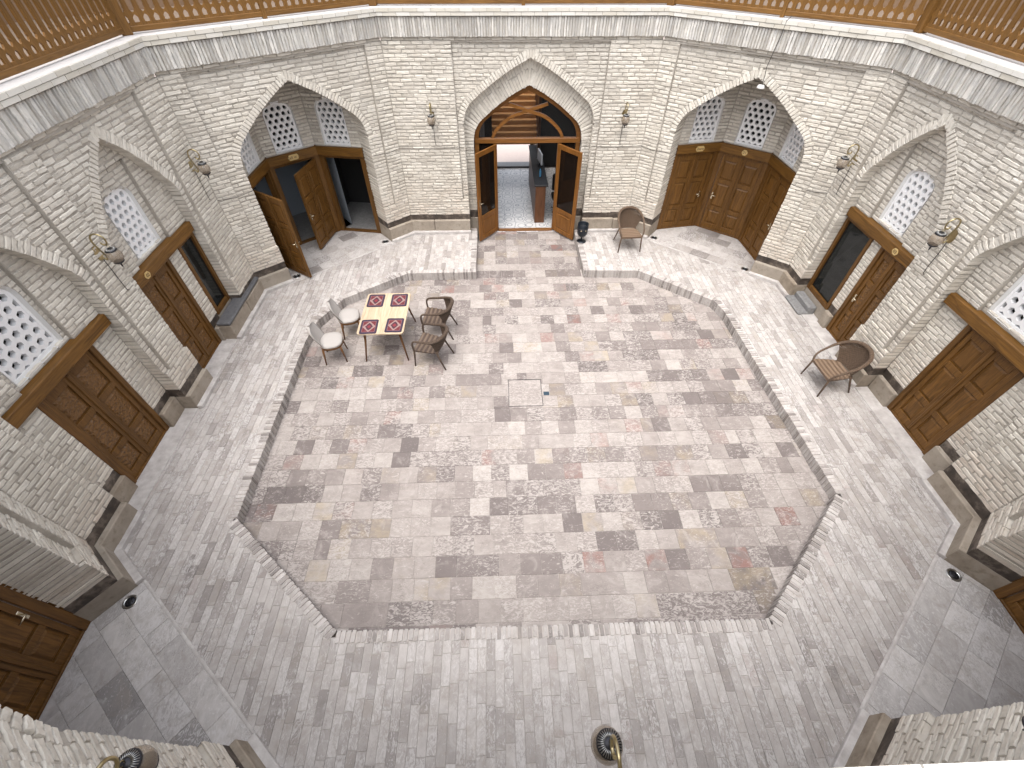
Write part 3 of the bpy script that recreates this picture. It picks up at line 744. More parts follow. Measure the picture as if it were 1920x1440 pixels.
def side_wall(label, O, n, s, bays, length):
    """bays: list of dict(c=centre u, kind)"""
    W = Wall(label, O, n); L = length
    jw, pw = 1.0, 1.13
    bs = sorted(bays, key=lambda b: b['c'])
    def cut(lo, hi, hws, deep):
        out = []; x = lo; d = 0
        for b, h in zip(bs, hws):
            out.append((x, b['c']-h, d, deep)); x = b['c']+h; d = deep
        out.append((x, hi, d, 0)); return out
    fi = lambda z: cut(0, L, [pw]*2, 0) if z > 1.08 else cut(0, L, [jw]*2, .24)
    W.lay(I4, ZB, 1.08, fi); W.lay(I4, 1.08, ZC, fi); W.corefill(I4, [ZB, 1.08, ZC], fi, ext=.06)
    ar = arch(jw, 2.85, 4.12, .52, bul=.065); ro = offset(ar, .14); oa = offset(ar, .02)
    Fp = T(0, .06, 0); DR = .24
    W.cornice(0, L)
    xs = 0
    for b in bs:
        c = b['c']
        def piv(z, o=ro):
            hw = halfw(o, z) if z > 2.85 else jw
            return [(c-pw, c-hw, 0, .2 if z < 2.85 else 0), (c+hw, c+pw, .2 if z < 2.85 else 0, 0)] if hw > .001 else [(c-pw, c+pw, 0, 0)]
        W.lay(Fp, 1.08, ZC, piv); W.ring(Fp, ar, c, .14, .2)
        W.corefill(Fp, [1.08, 2.85] + [p[1] for p in oa if p[1] > 2.86] + [ZC], lambda z: piv(z, oa))
        for sg in (1, -1):
            W.reveal(I4, [(c+sg*(jw+.016), ZB), (c+sg*(jw+.016), 1.08)], .013, .3); W.reveal(I4, [(c+sg*(jw+.016), 1.08)] + [(c+sg*x, z) for x, z in oa], .08, .3)
            W.reveal(I4, [(c+sg*pw, 1.08), (c+sg*pw, ZC)], .01, .09)
        # recessed tympanum with a shallower window panel
        Fr = T(0, DR, 0); wc = c+b.get('wo', 0)*s; wp = .5; ww, wh = b['win']
        sh = lattice_shape(ww+.05, wh+.04); rp = [(x, y) for x, y in sh if x >= 0][1:]
        W.lay(Fr, 2.38, 4.14, lambda z: [(c-jw, wc-wp, 0, 0), (wc+wp, c+jw, 0, 0)] if z < 3.7 else [(c-jw, c+jw, 0, 0)])
        W.corefill(Fr, [2.2, 3.7, 4.2], lambda z: [(c-jw, wc-wp, 0, 0), (wc+wp, c+jw, 0, 0)] if z < 3.7 else [(c-jw, c+jw, 0, 0)])
        for sg in (1, -1): W.reveal(Fr, [(wc+sg*wp, 2.38), (wc+sg*wp, 3.7)], .01, .08)
        W.core.add([tuple(Fr @ Vector(v)) for v in ((wc-wp, .01, 3.695), (wc+wp, .01, 3.695), (wc+wp, .08, 3.695), (wc-wp, .08, 3.695))], [(0, 1, 2, 3)])
        Fw = T(0, DR+.06, 0); wz = 2.42
        wiv = lambda z: [(wc-wp, wc-halfw(rp, z-wz), 0, 0), (wc+halfw(rp, z-wz), wc+wp, 0, 0)] if 0 <= z-wz <= wh+.03 else [(wc-wp, wc+wp, 0, 0)]
        W.lay(Fw, 2.38, 3.69, wiv); W.corefill(Fw, [2.3, wz] + [wz+y for x, y in sh if x >= 0][2:] + [3.72], wiv)
        lattice_window(W, Fw @ T(wc, .05, wz+.02), ww, wh, b.get('pitch', .135))
        MB().box(c-jw+.01, c+jw-.01, DR-.075, DR+.15, 2.2, 2.375, .008).build('lintel', LINTELW, W.root)
        # below the lintel
        spans = []; ed = sorted([tuple(sorted((c+s*b['door'][0], c+s*b['door'][1])))] + ([tuple(sorted((c+s*b['glaz'][0], c+s*b['glaz'][1])))] if 'glaz' in b else []))
        x = c-jw
        for a, e in ed: spans.append((x, a)); x = e
        spans.append((x, c+jw)); spans = [q for q in spans if q[1]-q[0] > .04]
        iv = lambda z: [(a, e, .13, .13) for a, e in spans]
        W.lay(Fr, ZB, 2.2, iv); W.corefill(Fr, [ZB, 2.25], iv)
        for a, e in spans: W.plinth(a, e, DR, skirt=False)
        d0, d1 = sorted((c+s*b['door'][0], c+s*b['door'][1]))
        door(W, T(d0, DR+.0, TZ+.012), d1-d0, 2.2-TZ-.013, jamb=.085, carved=b.get('carved', False), hs=b.get('hs', 1), name='door', handles=b.get('handle', False))
        MB().box(c-jw, c+jw, -.06, DR+.05, TZ-.01, TZ+.018, .005).build('threshold', SKIRT, W.root)
        if 'glaz' in b:
            g0, g1 = sorted((c+s*b['glaz'][0], c+s*b['glaz'][1])); z0 = b['gz']; f = MB(); fw_ = .075
            f.box(g0, g0+fw_, DR-.02, DR+.1, z0, 2.2, .006); f.box(g1-fw_, g1, DR-.02, DR+.1, z0, 2.2, .006)
            f.box(g0+fw_, g1-fw_, DR-.018, DR+.1, z0, z0+.1, .006); f.box(g0+fw_, g1-fw_, DR-.018, DR+.1, 2.13, 2.2, .006)
            MB().box(g0, g1, DR-.015, DR+.2, TZ-.02, z0-.002, .008).build('plinth_stone', PLINTH, W.root)
            wo_ = f.build('shop_window', FRAMEW, W.root)
            MB().box(g0+fw_-.005, g1-fw_+.005, DR+.03, DR+.036, z0+.09, 2.14).build('window_pane', GLASS, wo_)
            rm = MB(); rm.add([(g0-.3, DR+.11, .3), (g1+.3, DR+.11, .3), (g1+.3, DR+1.2, .3), (g0-.3, DR+1.2, .3), (g0-.3, DR+.11, 2.3), (g1+.3, DR+.11, 2.3), (g1+.3, DR+1.2, 2.3), (g0-.3, DR+1.2, 2.3)], [(0, 1, 2, 3), (3, 2, 6, 7), (0, 3, 7, 4), (1, 2, 6, 5), (4, 5, 6, 7)])
            rm.build('window_interior', b['gmat'], wo_, recalc=False)
        if b.get('plaque'): plaque(W, T(c+s*b['plaque'][0], DR-.085, 2.29), .13, .105, b['plaque'][1])
        W.plinth(-.03 if xs == 0 else xs, c-jw, 0, back=.3); xs = c+jw
    W.plinth(xs, L+.03, 0, back=.3)
    return W
SN, CN = CE[1], CE[0]       # chamfer normal components (|x|, |y|)
left = side_wall('shaded long brick wall with two arched bays, left of the courtyard', (-XS, 2*YC-CY), (-1, 0), 1,
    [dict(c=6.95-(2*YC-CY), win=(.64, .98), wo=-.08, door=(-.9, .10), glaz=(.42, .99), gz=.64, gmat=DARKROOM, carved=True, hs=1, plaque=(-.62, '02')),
     dict(c=4.25-(2*YC-CY), win=(.80, 1.0), wo=-.05, door=(-.56, .58), carved=True, pitch=.145)], 2*(CY-YC))
MB().box(7.1-2.6, CY-2.6-.02, -.075, .2, .565, .63, .02).build('slate_ledge', SLATE, left.root)
left.plinth(7.1-2.6, 7.95-2.6, 0, back=.3, band=False)
left.finish()
right = side_wall('bright cream long brick wall with two arched bays, right of the courtyard', (XS, CY), (1, 0), -1,
    [dict(c=CY-7.2, win=(.62, .96), wo=.03, door=(-.95, -.12), glaz=(.12, .99), gz=.5, gmat=DARKROOM, carved=True, hs=-1, handle=True, plaque=(-.52, '03')),
     dict(c=CY-4.4, win=(.80, 1.0), wo=.05, door=(-.56, .50), pitch=.145)], 2*(CY-YC))
right.finish()
bl = chamfer('angled brick wall whose arched niche holds two open doors', (-XS, CY), (-SN, CN),
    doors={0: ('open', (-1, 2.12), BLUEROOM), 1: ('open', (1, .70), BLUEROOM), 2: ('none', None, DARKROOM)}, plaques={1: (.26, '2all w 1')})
br = chamfer('angled brick wall whose arched niche holds three closed doors', (CX, YB), (SN, CN), plaques={0: (.22, '2aew'), 1: (.13, '01')})
fl = chamfer('angled brick wall with a brown door in its niche, at lower left edge', (-CX, YF), (-SN, -CN), front=True)
fr = chamfer('angled brick wall with door niche, at lower right edge', (XS, 2*YC-CY), (SN, -CN), front=True)
# back wall with the portal
bk = Wall('back brick wall with pointed entrance arch and open glazed doors', (0, YB), (0, 1)); W = bk; PC = .17
jw = 1.51; ar = arch(jw, 2.85, 4.12, .62); ro = offset(ar, .15); oa = offset(ar, .02)
fi = lambda z: [(-CX, PC-1.66, 0, 0), (PC+1.66, CX, 0, 0)] if z > 1.1 else [(-CX, PC-jw, 0, .26), (PC+jw, CX, .26, 0)]
W.lay(I4, ZB, 1.1, fi); W.lay(I4, 1.1, ZC, fi); W.corefill(I4, [ZB, 1.1, ZC], fi, ext=.06)
Fp = T(0, .055, 0)
def piv(z, o=ro):
    hw = halfw(o, z) if z > 2.8 else jw
    dd = .2 if z < 2.8 else 0
    return [(PC-1.66, PC-hw, 0, dd), (PC+hw, PC+1.66, dd, 0)] if hw > .001 else [(PC-1.66, PC+1.66, 0, 0)]
W.lay(Fp, 1.1, ZC, piv); W.ring(Fp, ar, PC, .15, .2)
W.corefill(Fp, [1.1, 2.8] + [p[1] for p in oa if p[1] > 2.81] + [ZC], lambda z: piv(z, oa))
for sg in (1, -1):
    W.reveal(I4, [(PC+sg*(jw+.016), 0), (PC+sg*(jw+.016), 1.1)], .013, .3); W.reveal(I4, [(PC+sg*(jw+.016), 1.1)] + [(PC+sg*x, z) for x, z in oa], .075, .3); W.reveal(I4, [(PC+sg*1.66, 1.1), (PC+sg*1.66, ZC)], .01, .09)
ia = arch(1.31, 2.42, 3.58, .62); io = offset(ia, .012); ir = offset(ia, .3)
Fi = T(0, .24, 0)
W.ring(Fi, ia, PC, .30, .3); W.ring(T(0, .243, 0), ir, PC, .32, .08, pitch=.07)
W.lay(Fi, ZB, 2.42, lambda z: [(PC-jw-.05, PC-1.31, 0, .3), (PC+1.31, PC+jw+.05, .3, 0)])
W.corefill(Fi, [0, 2.42] + [p[1] for p in io if p[1] > 2.43] + [4.15], lambda z: [(PC-jw-.05, PC-halfw(io, z), 0, 0), (PC+halfw(io, z), PC+jw+.05, 0, 0)] if halfw(io, z) > .001 else [(PC-jw-.05, PC+jw+.05, 0, 0)])
for sg in (1, -1): W.reveal(Fi, [(PC+sg*1.322, 0)] + [(PC+sg*x, z) for x, z in io], .02, .35)
W.cornice(-CX, CX); W.plinth(-CX-.03, PC-jw, 0, back=.3); W.plinth(PC+jw, CX+.03, 0, back=.3)
for a, b in ((PC-jw, PC-1.31), (PC+1.31, PC+jw)):
    MB().box(a, b, .19, .5, -.01, .5, .01).build('plinth_stone', PLINTH, W.root); MB().box(a, b, .22, .5, .49, ZB+.01, .005).build('damp_course', TAR, W.root)
for a, b in ((-CX, PC-jw-.02), (PC+jw+.02, CX)): MB().tube([(a, -.012, 2.37), ((a+b)/2, -.014, 2.355), (b, -.012, 2.38)], .004, 5).build('wall_cable', CORD, W.root)
W.finish()
# portal joinery (part of the back wall)
DP = .36
fr_ = MB(); inn = arch(1.20, 2.42, 3.44, .56)
out_ = arch(1.305, 2.42, 3.572, .62)
for sg in (1, -1):
    n = len(out_); P = [(PC+sg*x, z) for x, z in out_]; Q = [(PC+sg*x, z) for x, z in inn]
    fr_.strip([(x, DP, z) for x, z in P], [(x, DP, z) for x, z in Q]); fr_.strip([(x, DP, z) for x, z in Q], [(x, DP+.09, z) for x, z in Q])
    fr_.box(PC+sg*1.25-.055, PC+sg*1.25+.055, DP, DP+.09, 0, 2.419, .005)
    fr_.box(PC+sg*.80-.045, PC+sg*.80+.045, DP+.002, DP+.088, .03, 2.33, .005)
fr_.box(PC-1.30, PC+1.30, DP-.02, DP+.10, 2.33, 2.44, .008)
fr_.box(PC-.76, PC+.76, DP-.02, DP+.1, -.01, .035, .006)
portal = fr_.build('entrance_portal', PORTALX, bk.root)
rib = MB()
for sg in (1, -1):
    pts = catmull([(PC-sg*.86, DP+.045, 2.44), (PC-sg*.74, DP+.045, 2.64), (PC-sg*.42, DP+.045, 2.89), (PC, DP+.045, 3.03), (PC+sg*.46, DP+.045, 3.17)], 6)
    prof = []
    for i, p in enumerate(pts):
        d = (pts[min(i+1, len(pts)-1)]-pts[max(i-1, 0)]).normalized(); nn = Vector((-d.z, 0, d.x))*.034; prof.append((p+nn, p-nn))
    for (a, b), (c_, d_) in zip(prof, prof[1:]):
        y0, y1 = DP+.008+.004*sg, DP+.078
        rib.add([(a.x, y0, a.z), (b.x, y0, b.z), (d_.x, y0, d_.z), (c_.x, y0, c_.z), (a.x, y1, a.z), (b.x, y1, b.z), (d_.x, y1, d_.z), (c_.x, y1, c_.z)], [(0, 1, 2, 3), (0, 3, 7, 4), (1, 2, 6, 5), (4, 5, 6, 7)])
rib.build('fanlight_tracery', PORTALX, portal, recalc=False)
MB().prism([(PC+x, z) for x, z in inn] + [(PC-x, z) for x, z in inn[-2::-1]], DP+.05, DP+.055).build('fanlight_pane', FANGLASS, portal)
for sg in (1, -1):
    MB().box(PC+sg*1.02-.19, PC+sg*1.02+.19, DP+.04, DP+.046, .03, 2.33).build('side_light', LEAFGLASS, portal)
    w, h = .80, 2.27; M = T(PC-sg*.77, DP, .045) @ Matrix.Rotation(sg*(-math.pi+.905) if sg > 0 else math.pi-.905+math.pi, 4, 'Z')
    # leaf folded out into the court: hinge at the opening, free edge nearer the viewer
    ang = math.radians(129); dirx = -sg*math.cos(math.pi-ang); M = frame((PC-sg*.77, DP, .045), (-sg*abs(math.cos(ang)), -math.sin(ang), 0), (sg*math.sin(ang)*1.0, -abs(math.cos(ang)), 0) , (0, 0, 1))
    lf = MB(); st = .105
    lf.box(0, st, -.022, .022, 0, h, .005); lf.box(w-st, w, -.022, .022, 0, h, .005)
    for a, b in ((0, .11), (.58, .68), (h-.11, h)): lf.box(st+.001, w-st-.001, -.021, .021, a, b, .004)
    lf.box(st, w-st, -.009, .009, .11, .58); lf.box(st+.05, w-st-.05, -.018, .018, .16, .53, .012)
    lfo = lf.build('door_leaf', PORTALW, portal, M)
    MB().box(st-.004, w-st+.004, -.003, .003, .675, h-.105).build('glass_pane', LEAFGLASS, portal, M)
    if sg > 0:
        hd = MB()
        for s2 in (-1, 1):
            hd.box(w-.07, w-.035, min(s2*.023, s2*.031), max(s2*.023, s2*.031), .92, 1.14, .003); hd.tube([(w-.052, s2*.03, 1.05), (w-.052, s2*.075, 1.05), (w-.16, s2*.075, 1.045)], .009, 8)
        hd.build('handle', CHROME, portal, M)
# front wall below the camera: its cornice and upper part
ft = Wall('front brick wall edge with white cornice bricks at the bottom of the picture', (0, YF-.05), (0, -1)); ft.cornice(-CX, CX)
ft.lay(I4, 3.7, ZC, lambda z: [(-CX, CX, 0, 0)]); ft.corefill(I4, [0, ZC], lambda z: [(-CX, CX, 0, 0)]); ft.finish()
# ------------------------------------------------------------------ upper gallery: ledge, floor, back wall, balustrades
def ring_pts(off):
    """octagon of wall corners pushed outwards by off (counter-clockwise from right-front chamfer)"""
    base = [(CX, YF), (XS, 2*YC-CY), (XS, CY), (CX, YB), (-CX, YB), (-XS, CY), (-XS, 2*YC-CY), (-CX, YF)]
    nrm = []
    for i in range(8):
        a, b = base[i], base[(i+1) % 8]; d = (b[0]-a[0], b[1]-a[1]); L = math.hypot(*d); nrm.append((d[1]/L, -d[0]/L))
    out = []
    for i in range(8):
        n1, n2 = nrm[i-1], nrm[i]; k = off/(1+n1[0]*n2[0]+n1[1]*n2[1]); out.append((base[i][0]+(n1[0]+n2[0])*k, base[i][1]+(n1[1]+n2[1])*k))
    return out
a, b, c2 = ring_pts(-.075), ring_pts(.34), ring_pts(2.6)
lg = MB(); gf = MB(); gw = MB()
for i in range(8):
    j = (i+1) % 8
    if i == 7: continue
    lg.add([(*a[i], ZT), (*a[j], ZT), (*b[j], ZT), (*b[i], ZT)], [(0, 1, 2, 3)])
    gf.add([(*b[i], ZT), (*b[j], ZT), (*c2[j], ZT), (*c2[i], ZT)], [(0, 1, 2, 3)])
    gw.add([(*c2[i], ZT), (*c2[j], ZT), (*c2[j], ZT+3.2), (*c2[i], ZT+3.2)], [(0, 1, 2, 3)])
tag(lg.build('gallery_ledge', LEDGE, recalc=False), kind='structure'); tag(gf.build('gallery_floor', flat('gallery_floor_dimmed', (.16, .12, .09), .8, var=.3), recalc=False), kind='structure')  # floor colour darkened to stand in for shade of an unbuilt gallery roof
tag(gw.build('gallery_wall', flat('gallery_brown_dimmed', (.20, .13, .08), .8, var=.3), recalc=False), kind='structure')  # brown wall, its colour also darkened as if under that roof
def baluster_mesh(p):
    hw = p/2-.001; nr = p*.25
    prof = [(.0, hw), (.045, hw), (.048, nr*1.0), (.10, nr*.95), (.125, hw*.72), (.14, hw), (.165, hw), (.18, hw*.72), (.21, nr), (.235, nr*1.15), (.25, nr), (.70, nr), (.75, hw*.8), (.78, hw), (.85, hw)]
    poly = [(w, z) for z, w in prof] + [(-w, z) for z, w in prof[::-1]]
    return MB().prism(poly, 0, .028).mesh('baluster', BALUW)
def balustrade(i, label):
    pts = ring_pts(.16); p, q = pts[i], pts[(i+1) % 8]; dx, dy = p[0]-q[0], p[1]-q[1]; L = math.hypot(dx, dy)
    R = empty('balustrade', T(q[0], q[1], ZT, math.atan2(dy, dx)), label, 'balustrade', 'wooden balustrades round the gallery')
    pit = .138; n = int((L-.14)/pit); pit = (L-.14)/n; me = baluster_mesh(pit)
    MB().box(.07, L-.07, -.012, .04, .03, .10, .006).build('bottom_rail', BALUX, R)
    MB().box(.07, L-.07, -.03, .06, .93, 1.0, .01).build('top_rail', BALUX, R)
    MB().box(.07, L-.07, .001, .027, .90, .93).build('upper_fillet', BALUX, R)
    for k in range(n): link('baluster', me, R, T(.07+(k+.5)*pit, 0, .09))
    MB().box(-.075, .075, -.06, .09, 0, 1.12, .01).build('post', BALUW, R)
    for m_ in range(1, max(2, round(L/3.0))):
        MB().box(L*m_/max(2, round(L/3.0))-.035, L*m_/max(2, round(L/3.0))+.035, -.03, .055, .0, .93, .006).build('post', BALUW, R)
    return R
balustrade(1, 'wooden balustrade above the right wall, at top right corner')
balustrade(2, 'wooden balustrade above the niche with three closed doors')
balustrade(3, 'wooden balustrade above the back entrance, only its foot showing')
balustrade(4, 'wooden balustrade above the niche with open doors')
balustrade(5, 'wooden balustrade above the left wall, at top left corner')
# ------------------------------------------------------------------ floors
CURB = [(-2.84, 9.40), (-4.16, 8.43), (-4.55, 7.68), (-4.64, 7.0), (-4.57, 3.10), (-2.74, 1.54), (2.76, 1.51), (4.55, 3.22), (4.40, 7.7), (4.30, 8.10), (2.84, 9.36)]
PX0, PX1, PY0 = -1.17, 1.50, 9.41
def inside(poly, x, y):
    r = False; n = len(poly)
    for i in range(n):
        (x0, y0), (x1, y1) = poly[i], poly[(i+1) % n]
        if (y0 > y) != (y1 > y) and x < (x1-x0)*(y-y0)/(y1-y0)+x0: r = not r
    return r
def xsec(poly, x):
    ys = []; n = len(poly)
    for i in range(n):
        (x0, y0), (x1, y1) = poly[i], poly[(i+1) % n]
        if (x0 > x) != (x1 > x): ys.append(y0+(y1-y0)*(x-x0)/(x1-x0))
    return sorted(ys)
ground = MB(); ground.add([(-40, -40, -.35), (40, -40, -.35), (40, 60, -.35), (-40, 60, -.35)], [(0, 1, 2, 3)])
tag(ground.build('ground', STREET, recalc=False), kind='structure')
cf = MB(); cf.add([(-4.9, 1.2, -.008), (4.9, 1.2, -.008), (4.9, 9.7, -.008), (-4.9, 9.7, -.008)], [(0, 1, 2, 3)]); cf.add([(-1.5, 9.7, -.008), (1.9, 9.7, -.008), (1.9, 11.8, -.008), (-1.5, 11.8, -.008)], [(0, 1, 2, 3)])
court = tag(cf.build('courtyard_floor', GROUT, recalc=False), kind='structure')
def shade():
    """stone tone: mostly pale, a fifth of the tiles brown-grey"""
    r = RND.random()
    return RND.uniform(.05, .32) if r < .25 else (RND.uniform(.32, .65) if r < .60 else RND.uniform(.65, 1))
lst = []; y = 1.32; row = 0; MH = (-.47, .17, 5.29, 5.97)
grow = [tuple((p[0]*1.0, p[1])) for p in CURB]
while y < 11.75:
    h = .302 if y > 1.7 else .30
    x = -4.9 + (.0 if row % 2 else .15) + RND.uniform(-.04, .04)
    if y > 9.45: x = PX0-.12
    keep = shade(); xe = 4.9 if y <= 9.45 else PX1+.15
    while x < xe:
        w = .302 if RND.random() < .93 else RND.choice((.2, .45, .6))
        slab = y < 1.66 and (abs(x+2.55) < .16 or abs(x-1.4) < .16)
        if slab: w = 1.05 if x < 0 else 1.35
        xc, yc = x+w/2, y+h/2
        ok = any(inside(CURB, xc+i*w*.55, yc+k*h*.6) for i in (-1, 1) for k in (-1, 1)) or (yc > 9.3 and PX0-.12 < xc < PX1+.12)
        if MH[0]-.01 < xc+w/2 and xc-w/2 < MH[1]+.01 and MH[2]-.01 < yc+h/2 and yc-h/2 < MH[3]+.01:
            # cut round the manhole
            lo, hi = x, x+w
            parts = []
            y0, y1 = y, y+h
            if y0 < MH[2]-.03 or y1 > MH[3]+.03:
                parts.append((lo, hi, y0 if y0 < MH[2] else MH[3], MH[2] if y0 < MH[2] else y1))
                yy0, yy1 = max(y0, MH[2]), min(y1, MH[3])
            else: yy0, yy1 = y0, y1
            if lo < MH[0]-.03: parts.append((lo, MH[0], yy0, yy1))
            if hi > MH[1]+.03: parts.append((MH[1], hi, yy0, yy1))
            for a0, a1, b0, b1 in parts:
                if a1-a0 > .03 and b1-b0 > .03: lst.append((T((a0+a1)/2, (b0+b1)/2, 0, 0, a1-a0-.004, b1-b0-.004, 1), tile_t(RND.randrange(5)), (shade(), RND.random(), RND.random())))
        elif ok:
            if RND.random() < .78 or slab: keep = .2 if slab else shade()
            lst.append((T(xc, yc, RND.uniform(-.0015, .0015), RND.uniform(-.003, .003), w-.004, h-.004, 1), tile_t(RND.randrange(5)), (keep, RND.random(), RND.random())))
        x += w
    y += h; row += 1
place_pieces(court, I4, lst, 'floor_tile', COURT, 'floor_tiles', COURT_J)
# terrace
OUT = ring_pts(.3); CO = None
def poly_off(poly, d):
    n = len(poly); out = []
    cx_ = sum(p[0] for p in poly)/n; cy_ = sum(p[1] for p in poly)/n; nr = []
    for i in range(n):
        a_, b_ = poly[i], poly[(i+1) % n]; v = (b_[0]-a_[0], b_[1]-a_[1]); L = math.hypot(*v); nx, ny = v[1]/L, -v[0]/L
        if (a_[0]-cx_)*nx+(a_[1]-cy_)*ny < 0: nx, ny = -nx, -ny
        nr.append((nx, ny))
    for i in range(n):
        n1, n2 = nr[i-1], nr[i]; k = d/(1+n1[0]*n2[0]+n1[1]*n2[1]); out.append((poly[i][0]+(n1[0]+n2[0])*k, poly[i][1]+(n1[1]+n2[1])*k))
    return out
CM = poly_off(CURB, .068); TO = ring_pts(.0)
core = MB(); lst = []; wcol = .107; x = -XS
ncol = round(2*XS/wcol); wcol = 2*XS/ncol
for k in range(ncol):
    x0 = -XS+k*wcol; xc = x0+wcol/2
    ys = xsec(TO, xc)
    if len(ys) < 2: continue
    ylo, yhi = ys[0], ys[-1]; cs = xsec(CM, xc)
    spans = [(ylo, yhi)] if len(cs) < 2 else [(ylo, cs[0]), (cs[-1], yhi)]
    if PX0-.06 < xc < PX1+.06: spans = spans[:1]
    for (p, q) in spans:
        pa = p-.3 if p == ylo else p; qa = q+.3 if q == yhi else q; core.add([(x0, pa, TZ-.008), (x0+wcol, pa, TZ-.008), (x0+wcol, qa, TZ-.008), (x0, qa, TZ-.008)], [(0, 1, 2, 3)])
        y = p - RND.uniform(0, .25)
        while y < q:
            L = RND.choice((.26, .30, .34, .38, .46)); a_, b_ = max(y, p), min(y+L, q)
            if q-b_ < .07: b_ = q; y = q
            if b_-a_ > .02: lst.append((T(xc, (a_+b_)/2, TZ+RND.uniform(-.0015, .0015), RND.uniform(-.004, .004), wcol-.005, b_-a_-.005, 1), tile_t(RND.randrange(5)), (min(1, shade()*.75+.15), RND.random(), RND.random())))
            y += L
for sg in (-1, 1): core.add([(sg*(XS-.02), 2.6, TZ-.009), (sg*(XS-.02), 8.8, TZ-.009), (sg*(XS+.5), 8.8, TZ-.009), (sg*(XS+.5), 2.6, TZ-.009)], [(0, 1, 2, 3)])
ter = tag(core.build('terrace', GROUT, recalc=False), kind='structure')
place_pieces(ter, I4, lst, 'paving_brick', TERR, 'paving_bricks', TERR_J)
# kerb of upright bricks round the sunken court
ks = MB(); lst = []
def kerb_run(a_, b_, inward):
    d = Vector((b_[0]-a_[0], b_[1]-a_[1])); L = d.length; d /= L; nrm = Vector((-d.y, d.x))
    if nrm.dot(Vector(inward)) < 0: nrm = -nrm
    n = max(1, int(L/.064)); w = L/n
    for k in range(n):
        c = Vector(a_)+d*(k+.5)*w; e = RND.uniform(-.006, .006)
        lst.append((frame((c.x+nrm.x*e, c.y+nrm.y*e, (TZ+.012)/2), (0, 0, (TZ+.012)*RND.uniform(.97, 1.02)), (-nrm.x, -nrm.y, 0), (d.x*w*.74, d.y*w*.74, 0)), kerb_t(RND.randrange(9)), (RND.choice((.1, .3, .5, .7, .9, 1)), RND.uniform(.2, .8), RND.uniform(.5, 1))))
    A = Vector(a_)-nrm*.012; B = Vector(b_)-nrm*.012; C_ = Vector(b_)-nrm*.14; D_ = Vector(a_)-nrm*.14
    ks.add([(A.x, A.y, -.02), (B.x, B.y, -.02), (B.x, B.y, TZ), (A.x, A.y, TZ), (C_.x, C_.y, TZ), (D_.x, D_.y, TZ)], [(0, 1, 2, 3), (3, 2, 4, 5)])
cen = Vector((0, 5.4))
for i in range(len(CURB)-1):
    a_, b_ = CURB[i], CURB[i+1]; m_ = (Vector(a_)+Vector(b_))/2; kerb_run(a_, b_, cen-m_)
kerb_run((PX1, PY0), CURB[-1], (0, -1)); kerb_run(CURB[0], (PX0, PY0), (0, -1))
kerb_run((PX0, PY0+.06), (PX0, YB), (1, 0)); kerb_run((PX1, PY0+.06), (PX1, YB), (-1, 0))
kerb = tag(ks.build('kerb', GROUT, recalc=False), kind='structure')
place_pieces(kerb, I4, lst, 'kerb_brick', TERR, 'kerb_bricks', TERR_J)
# niche floors
def niche_floor(Wl, front=False):
    c = CL/2; jw = 1.36 if not front else 1.34; poly = [(c-jw, -.12), (c+jw, -.12), (c+jw, .5), (c+.62, 1.4), (c-.62, 1.4), (c-jw, .5)]
    M = Wl.M; w3 = M @ Vector((0, 0, 0))
    b_ = MB(); b_.add([(x, y, TZ+.002) for x, y in poly], [tuple(range(6))])
    b_.box(c-jw-.02, c+jw+.02, -.15, -.118, TZ-.01, TZ+.012, .004)
    root = tag(b_.build('niche_floor', SKIRT, None, M, recalc=False), kind='structure'); lst = []
    y = -.11; row = 0
    while y < 1.4:
        h = .3; x = c-jw + (-.22 if row % 2 else 0)
        while x < c+jw:
            w = RND.choice((.45, .45, .45, .3, .6)); xa, xb = max(x, c-jw+.002), min(x+w, c+jw-.002); yb = min(y+h, 1.39)
            if xb-xa > .04 and inside(poly, (xa+xb)/2, (y+yb)/2):
                lst.append((T((xa+xb)/2, (y+yb)/2, TZ+.011, 0, xb-xa-.004, yb-y-.004, 1), tile_t(RND.randrange(5)), (RND.choice((.1, .45, .6, .75, .9, 1)) if front else RND.choice((.1, .5, .7, .85, .95, 1)), RND.uniform(.15, .93), RND.random())))
            x += w
        y += h; row += 1
    place_pieces(root, M, lst, 'marble_tile', NICHE if front else TERR, 'marble_tiles', NICHE_J if front else TERR_J)
for Wl, f_ in ((bl, False), (br, False), (fl, True), (fr, True)): niche_floor(Wl, f_)
# ------------------------------------------------------------------ lobby behind the entrance
lb = MB(); lb.add([(-2.2, 11.7, 0.0), (3.2, 11.7, 0), (3.2, 16.1, 0), (-2.2, 16.1, 0)], [(0, 1, 2, 3)]); tag(lb.build('lobby_floor', LOBBYF, recalc=False), kind='structure')
lw = MB(); lw.add([(-.98, 11.86, 0), (-.98, 16.2, 0), (-.98, 16.2, 3.9), (-.98, 11.86, 3.9)], [(0, 1, 2, 3)]); lw.add([(2.6, 11.86, 0), (2.6, 16.2, 0), (2.6, 16.2, 3.9), (2.6, 11.86, 3.9)], [(0, 1, 2, 3)])
lw.add([(-.98, 11.86, 3.9), (2.6, 11.86, 3.9), (2.6, 13.9, 3.9), (-.98, 13.9, 3.9)], [(0, 1, 2, 3)]); lw.add([(.55, 16.2, 0), (2.6, 16.2, 0), (2.6, 16.2, 3.9), (.55, 16.2, 3.9)], [(0, 1, 2, 3)])  # ceiling stops short: opening added so daylight falls on the stepped boards
lw.add([(-.98, 16.2, 0), (-.60, 16.2, 0), (-.60, 16.2, 3.9), (-.98, 16.2, 3.9)], [(0, 1, 2, 3)])
lw.add([(-.98, 16.2, 2.25), (.55, 16.2, 2.25), (.55, 16.2, 3.9), (-.98, 16.2, 3.9)], [(0, 1, 2, 3)])
